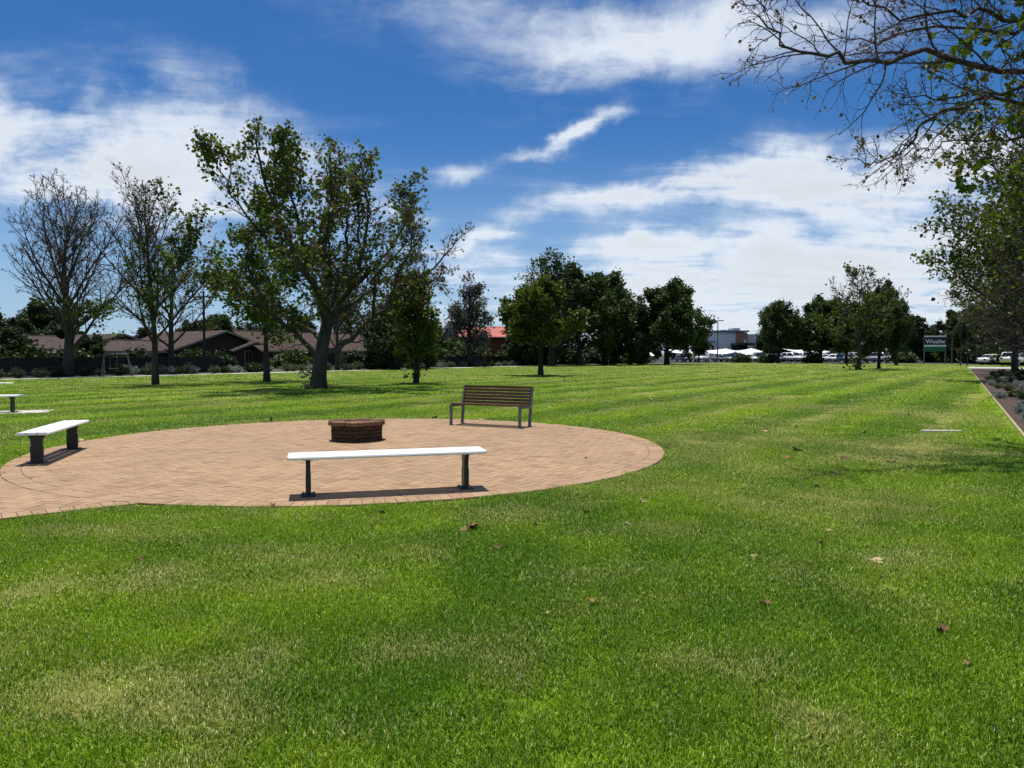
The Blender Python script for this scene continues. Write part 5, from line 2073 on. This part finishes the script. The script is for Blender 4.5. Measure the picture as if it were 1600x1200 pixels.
# ------------------------------------------------------------------ a person and small things far off
def person():
    b = ground(917.5, 570.6)
    root = empty("person", (b.x, b.y, .02), math.radians(20), "person in white top and dark trousers walking with a small bag by the grove", "person")
    M_SKIN = mat("skin", (0.35, 0.21, 0.15), (0.3, 0.18, 0.13), .6, 6)
    M_TOP = mat("white_cotton", (0.72, 0.72, 0.70), (0.65, 0.65, 0.63), .9, 8)
    M_TROUSER = mat("dark_cloth", (0.02, 0.02, 0.025), (0.03, 0.03, 0.035), .9, 8)
    M_HAIR = mat("dark_hair", (0.02, 0.014, 0.010), (0.03, 0.02, 0.015), .7, 20)

    def skin(name, pts, edges, rad, m, rootv=0, parent=root):
        me = bpy.data.meshes.new(name)
        me.from_pydata(pts, edges, [])
        o = link(name, me, m, parent)
        md = o.modifiers.new("skin", 'SKIN')
        if not me.skin_vertices:
            pass
        for i, r in enumerate(rad):
            me.skin_vertices[0].data[i].radius = (r, r) if not isinstance(r, tuple) else r
        me.skin_vertices[0].data[rootv].use_root = True
        o.modifiers.new("sub", 'SUBSURF').levels = 1
        o.modifiers["sub"].render_levels = 2
        return o
    pts = [(0, 0, .95), (0, 0, 1.15), (0, -.01, 1.38), (0, -.01, 1.46), (0, -.02, 1.53), (0, -.03, 1.62), (0, -.02, 1.70),
           (.18, 0, 1.38), (.24, .06, 1.12), (.25, -.02, .90), (.25, -.04, .80),
           (-.18, 0, 1.38), (-.24, -.08, 1.12), (-.25, -.14, .90), (-.25, -.16, .80),
           (.09, 0, .92), (.10, -.16, .52), (.10, -.12, .10), (.10, -.26, .04),
           (-.09, 0, .92), (-.10, .06, .50), (-.10, .20, .11), (-.10, .08, .04)]
    edges = [(0, 1), (1, 2), (2, 3), (3, 4), (4, 5), (5, 6), (2, 7), (7, 8), (8, 9), (9, 10), (2, 11), (11, 12), (12, 13), (13, 14), (0, 15), (15, 16), (16, 17), (17, 18), (0, 19), (19, 20), (20, 21), (21, 22)]
    rad = [.13, .12, .13, .055, .06, .095, .06, .06, .045, .035, .03, .06, .045, .035, .03, .09, .06, .045, .035, .09, .06, .045, .035]
    skin("body", pts, edges, rad, M_SKIN)
    skin("top", [(0, 0, .93), (0, 0, 1.15), (0, -.01, 1.37), (0, -.01, 1.44), (.18, 0, 1.38), (.235, .05, 1.14), (-.18, 0, 1.38), (-.235, -.07, 1.14)], [(0, 1), (1, 2), (2, 3), (2, 4), (4, 5), (2, 6), (6, 7)], [.155, .145, .155, .07, .08, .065, .08, .065], M_TOP)
    skin("trousers", [(0, 0, .98), (.09, 0, .90), (.10, -.16, .52), (.10, -.125, .14), (-.09, 0, .90), (-.10, .06, .50), (-.10, .19, .15)], [(0, 1), (1, 2), (2, 3), (0, 4), (4, 5), (5, 6)], [.145, .11, .08, .065, .11, .08, .065], M_TROUSER)
    MB().ball((0, .015, 1.68), .112, .95, 1.05, .8).build("hair", M_HAIR, root, True)
    g = MB()
    g.box((0, 0, .17), (.30, .16, .30), bevel=.04)
    o = g.build("carry_bag", mat("grey_canvas", (.28, .29, .33), (.22, .22, .26), .9, 8))
    o.location = (b.x - .42, b.y - .1, .01)
    tag(o, "grey bag standing on the path beside the person in white", "bag")
    q = ground(909, 570.4)
    r2 = empty("drinking_fountain", (q.x, q.y, 0), .2, "waist high stand with flat dark top beside the person in white", "stand")
    for x in (-.22, .22):
        MB().tube((x, 0, -.03), (x, 0, .95), .03).build("leg", M_GREYSTEEL, r2)
    MB().box((0, 0, .98), (.62, .4, .1), bevel=.03).build("top", M_GREYSTEEL, r2)


person()


# ------------------------------------------------------------------ low plants
def plant_mesh(seed, n, rx, h, size, m, aspect, upright, name="foliage"):
    rg = np.random.default_rng(seed)
    k = max(5, n // 22)
    a = rg.random(k) * 6.28
    rad = rx * np.sqrt(rg.random(k))
    ctr = np.stack([rad * np.cos(a), rad * np.sin(a), h * (1 - .55 * (rad / rx) ** 2) * rg.uniform(.55, 1.0, k)], 1)
    i = rg.integers(0, k, n)
    f = rg.random(n)[:, None] ** .55
    P = ctr[i] * f + rg.normal(0, rx * .11, (n, 3))
    P[:, 2] = np.abs(P[:, 2])
    me = kite_mesh(name, P, size, rg, m, -upright, aspect, .3)
    st = Tree(seed)
    for c in ctr:
        st.add(np.array([c * 0 + np.array([0, 0, -.03]), c * .5 + np.array([0, 0, h * .08]), c]), .008, .003, 1, 4)
    return me, st.tube_mesh("stems", M_TWIG, lambda l: True)


def plant(name, pair, loc, rz, s, label, group, cat="plant"):
    root = empty(name, loc, rz, label, cat, group)
    root.scale = (s, s, s * rnd.uniform(.85, 1.15))
    link("foliage", pair[0], None, root)
    link("stems", pair[1], None, root)
    return root


P_SILVER = [plant_mesh(s, 620, .42, .62, .12, M_SILVER, .16, .9) for s in (1, 2)]
P_SAGE = [plant_mesh(s, 520, .46, .60, .14, M_SAGE, .18, .8) for s in (3, 4)]
P_YELL = [plant_mesh(5, 420, .36, .52, .13, M_YELLOWLEAF, .34, .2)]
P_DARK = [plant_mesh(s, 560, .55, .70, .16, M_DARKLEAF, .30, .3) for s in (6, 7)]


def bed_plants():
    rr = random.Random(12)
    near = [(1594, 648, 'silver', 1.05), (1563, 624, 'silver', .95), (1583, 622, 'yellow', .95), (1548, 603, 'silver', .95), (1596, 625, 'sage', 1.1), (1575, 612, 'sage', 1.1), (1560, 608, 'sage', 1.0),
            (1590, 606, 'silver', 1.1), (1545, 595, 'sage', 1.1), (1555, 593, 'dark', .9), (1568, 598, 'silver', 1.0), (1580, 597, 'sage', 1.15), (1593, 596, 'dark', 1.0), (1558, 600, 'sage', 1.0), (1600, 612, 'silver', 1.2), (1612, 640, 'sage', 1.2), (1606, 660, 'silver', .8),
            (1552, 588, 'sage', 1.1), (1565, 588, 'dark', 1.2), (1577, 589, 'sage', 1.2), (1590, 588, 'dark', 1.2), (1640, 655, 'dark', 1.3), (1650, 630, 'silver', 1.2), (1630, 615, 'sage', 1.3)]
    labs = {'silver': "silvery grey shrub growing in the mulch bed", 'sage': "sage green shrub growing in the mulch bed", 'dark': "dark green shrub growing in the mulch bed", 'yellow': "yellow green leafy shrub in the mulch bed among silvery ones"}
    for px, py, kd, s in near:
        g = ground(px, py)
        src = {'silver': P_SILVER, 'sage': P_SAGE, 'dark': P_DARK, 'yellow': P_YELL}[kd]
        plant("bed_shrub", rr.choice(src), (g.x, g.y, .03), rr.random() * 6.28, s * (.52 if (g - BED0).dot(NB_R) < 2.2 else .78), labs[kd], "shrubs in the mulch bed" if kd != 'yellow' else None)
    # the planted strip beside the footpath under the houses
    labs = {'silver': "small silvery tuft in the strip between footpath and houses", 'sage': "small grey green tuft in the strip between footpath and houses", 'dark': "dark low shrub in the strip between footpath and houses"}
    t = -14.0
    while t < 84:
        kd = rr.choice(['silver', 'sage', 'sage', 'dark'] if t < 12 else ['sage', 'sage', 'dark', 'silver'])
        src = {'silver': P_SILVER, 'sage': P_SAGE, 'dark': P_DARK}[kd]
        p = pk(t, 2.4 + rr.random() * 1.4)
        plant("strip_shrub", rr.choice(src), (p[0], p[1], .0), rr.random() * 6.28, rr.uniform(.8, 1.35), labs[kd], "low shrubs beside the footpath")
        t += rr.uniform(.7, 1.3) * (1 if t < 40 else 1.4)
    # taller garden bushes
    BUSH = [(458, 76, 2.1, "rounded olive green bush in front of the long brown roof"), (60, 62, 1.9, "dark bush beside the pale garden post"), (25, 60, 2.3, "tall dark bush by the low brown house's pale eave"), (112, 62, 2.2, "tall dark bush at the tall bare tree's foot"), (215, 66, 1.7, "dark bush before the low hipped wing"), (305, 72, 1.8, "dark bush at the power pole's foot"), (345, 74, 1.5, "dark bush under the wide dark gable's windows"), (1160, 116, 1.5, "low green bush at the car park edge before the dark blue hatchback"), (1200, 114, 1.7, "green bush at the car park edge by the conical tree"), (1268, 112, 1.6, "low green bush at the car park edge before the smaller sail"), (130, 66, 1.7, "dark bush before the red brick gable"),
            (285, 70, 1.2, "low bush before the wide dark gable"), (555, 82, 1.7, "dark hedge bush right of the spreading plane tree's trunk"), (590, 84, 1.6, "dark hedge bush left of the broad evergreen"),
            (700, 96, 3.0, "tall green bush below the purple jacaranda"), (728, 95, 3.4, "tall green bush in front of the gum tree"), (790, 101, 2.0, "green bush at the foot of the rust wall"), (10, 58, 1.8, "dark bush by the path at the park corner"),
            (975, 108, 2.6, "light green bush at the grove's right edge"), (1000, 112, 2.0, "green bush behind the round crowned tree's trunk"), (870, 106, 2.4, "dark bush inside the grove"), (815, 98, 2.6, "dark bush left of the small bright tree's trunk"), (885, 100, 2.2, "dark bush under the broad dark green grove tree"), (960, 110, 3.0, "tall dark bush under the grove's edge evergreen"), (925, 116, 3.4, "tall dark bush beneath the tallest grove tree"), (855, 112, 3.2, "tall dark bush behind the half bare grove tree"), (940, 108, 2.6, "dark bush behind the person in white"), (905, 112, 3.2, "tall dark bush deep in the grove"), (840, 104, 2.4, "dark bush behind the small bright tree"),
            (1290, 150, 2.6, "green bush between the car park rows under the wide tree"), (1245, 150, 2.4, "young green bush under the smaller sail"), (1411, 118, 2.2, "light green bush beside the white saloon"), (1330, 152, 3.0, "dark bush behind the blue hatchback"), (1365, 150, 3.4, "dark bush behind the silver four wheel drive"),
            (1455, 122, 1.6, "bush at the foot of the shop sign"), (1480, 120, 2.6, "green bush beside the pale grey pole"), (1530, 110, 3.0, "dark hedge bush beyond the cross path"), (1560, 104, 3.2, "dark hedge bush behind the white saloon in the shade"), (1600, 96, 3.4, "dark hedge bush behind the plane tree trunks"), (1545, 130, 4.0, "tall dark bush across the side street")]
    big = [plant_mesh(40 + i, 2200, 1.0, 1.05, .17, m_, .42, .0) for i, m_ in enumerate((M_DENSE, M_DARKLEAF, M_DARKLEAF))]
    for i, (px, Y, h, lab) in enumerate(BUSH):
        p = deep(px, 560, Y)
        pr = big[0] if 'green' in lab and 'dark' not in lab else big[1 + i % 2]
        plant("garden_bush", pr, (p.x, p.y, 0), rr.random() * 6.28, h, lab, None, "bush")


bed_plants()


# ------------------------------------------------------------------ fallen leaves
def leaf_shape(seed, m, curl):
    rr = random.Random(seed)
    n = len(LOBE)
    pts = [(0, 0, 0.0)]
    for x, y in LOBE:
        x, y = x * rr.uniform(.85, 1.15), (y - .4) * rr.uniform(.85, 1.15)
        z = curl * (x * x * 1.6 + max(0, y) ** 2 * 1.2) * rr.uniform(.5, 1.4) + rr.gauss(0, .03)
        pts.append((x, y, z))
    zmin = min(p[2] for p in pts)
    bm = bmesh.new()
    vs_ = [bm.verts.new((x, y, z - zmin)) for x, y, z in pts]
    for k in range(n):
        bm.faces.new((vs_[0], vs_[1 + k], vs_[1 + (k + 1) % n]))
    bmesh.ops.recalc_face_normals(bm, faces=bm.faces)
    r = bmesh.ops.solidify(bm, geom=bm.faces[:], thickness=.012)
    a = Vector((0, -.40, .02))
    bmesh.ops.create_cone(bm, cap_ends=True, segments=5, radius1=.022, radius2=.012, depth=.55, matrix=Matrix.Translation((0.05, -.62, .05)) @ Matrix.Rotation(math.pi / 2 + .1, 4, 'X'))
    me = bpy.data.meshes.new("fallen_leaf")
    bm.to_mesh(me)
    bm.free()
    me.materials.append(m)
    return me


def fallen_leaves():
    rr = random.Random(21)
    brown = [leaf_shape(i, M_FALLEN, c) for i, c in enumerate((.5, .9, 1.3))]
    pale = [leaf_shape(10 + i, M_FALLENPALE, c) for i, c in enumerate((.25, .5))]
    green = [leaf_shape(20, M_FALLENGREEN, .15)]
    big = [(735, 829, 26, 'brown', "large curled dark brown leaf on the grass in front of the near bench", 1.0),
           (726, 831, 14, 'brown', "small brown leaf touching the large curled one before the near bench", .8),
           (730, 849, 9, 'brown', None, 0), (775, 860, 13, 'brown', None, 0), (838, 822, 15, 'pale', None, 0), (914, 803, 12, 'brown', None, 0), (981, 823, 10, 'pale', None, 0),
           (1004, 786, 12, 'pale', None, 0), (1308, 743, 14, 'brown', None, 0), (1275, 763, 14, 'brown', None, 0), (1296, 833, 12, 'pale', None, 0), (1285, 855, 8, 'brown', None, 0), (1178, 873, 9, 'pale', None, 0),
           (1370, 882, 24, 'pale', "long torn straw coloured leaf lying in the grass beside a dry patch", 1.3), (926, 947, 16, 'brown', None, 0), (1194, 948, 18, 'brown', None, 0), (855, 964, 9, 'pale', None, 0), (1337, 994, 7, 'brown', None, 0),
           (1476, 992, 18, 'brown', None, 0), (1511, 1046, 16, 'brown', None, 0), (598, 804, 21, 'green', "broad grey green leaf on the grass just below the near bench", .7), (219, 879, 13, 'brown', None, 0), (428, 793, 8, 'brown', None, 0), (1138, 712, 9, 'pale', None, 0),
           (890, 672, 7, 'pale', None, 0), (1042, 702, 9, 'pale', None, 0), (915, 718, 6, 'brown', None, 0), (753, 657, 9, 'pale', None, 0)]
    for px, py, wpx, kd, lab, hh in big:
        g = ground(px, py)
        s = wpx / F * math.hypot(g.y, CAMH) / 1.05
        me = rr.choice({'brown': brown, 'pale': pale, 'green': green}[kd])
        o = link("fallen_leaf", me)
        o.location = (g.x, g.y, .022 if not inside_paving(np.array([g.x]), np.array([g.y]))[0] else .0215)
        o.scale = (s, s, s)
        o.rotation_euler = (rr.gauss(0, .25), rr.gauss(0, .25), rr.random() * 6.28)
        tag(o, lab or ("curled brown leaf fallen on the lawn" if kd == 'brown' else "pale dry leaf fallen on the open lawn"), "leaf", "fallen leaves on the lawn")
    for k in range(110):
        px, py = rr.uniform(0, 1600), 583 + 145 * rr.random() ** 1.6
        g = ground(px, py)
        if inside_paving(np.array([g.x]), np.array([g.y]), .1)[0]:
            continue
        e = (g - BED0).dot(NB_R)
        if e > -.2 or (g - EDGE0).dot(N) > -.2:
            continue
        kd = 'pale' if rr.random() < .7 else 'brown'
        o = link("fallen_leaf", rr.choice(pale if kd == 'pale' else brown))
        o.location = (g.x, g.y, .024)
        s = rr.uniform(.09, .17)
        o.scale = (s, s, s)
        o.rotation_euler = (rr.gauss(0, .3), rr.gauss(0, .3), rr.random() * 6.28)
        tag(o, "curled brown leaf fallen on the lawn" if kd == 'brown' else "pale dry leaf fallen on the open lawn", "leaf", "fallen leaves on the lawn")


fallen_leaves()
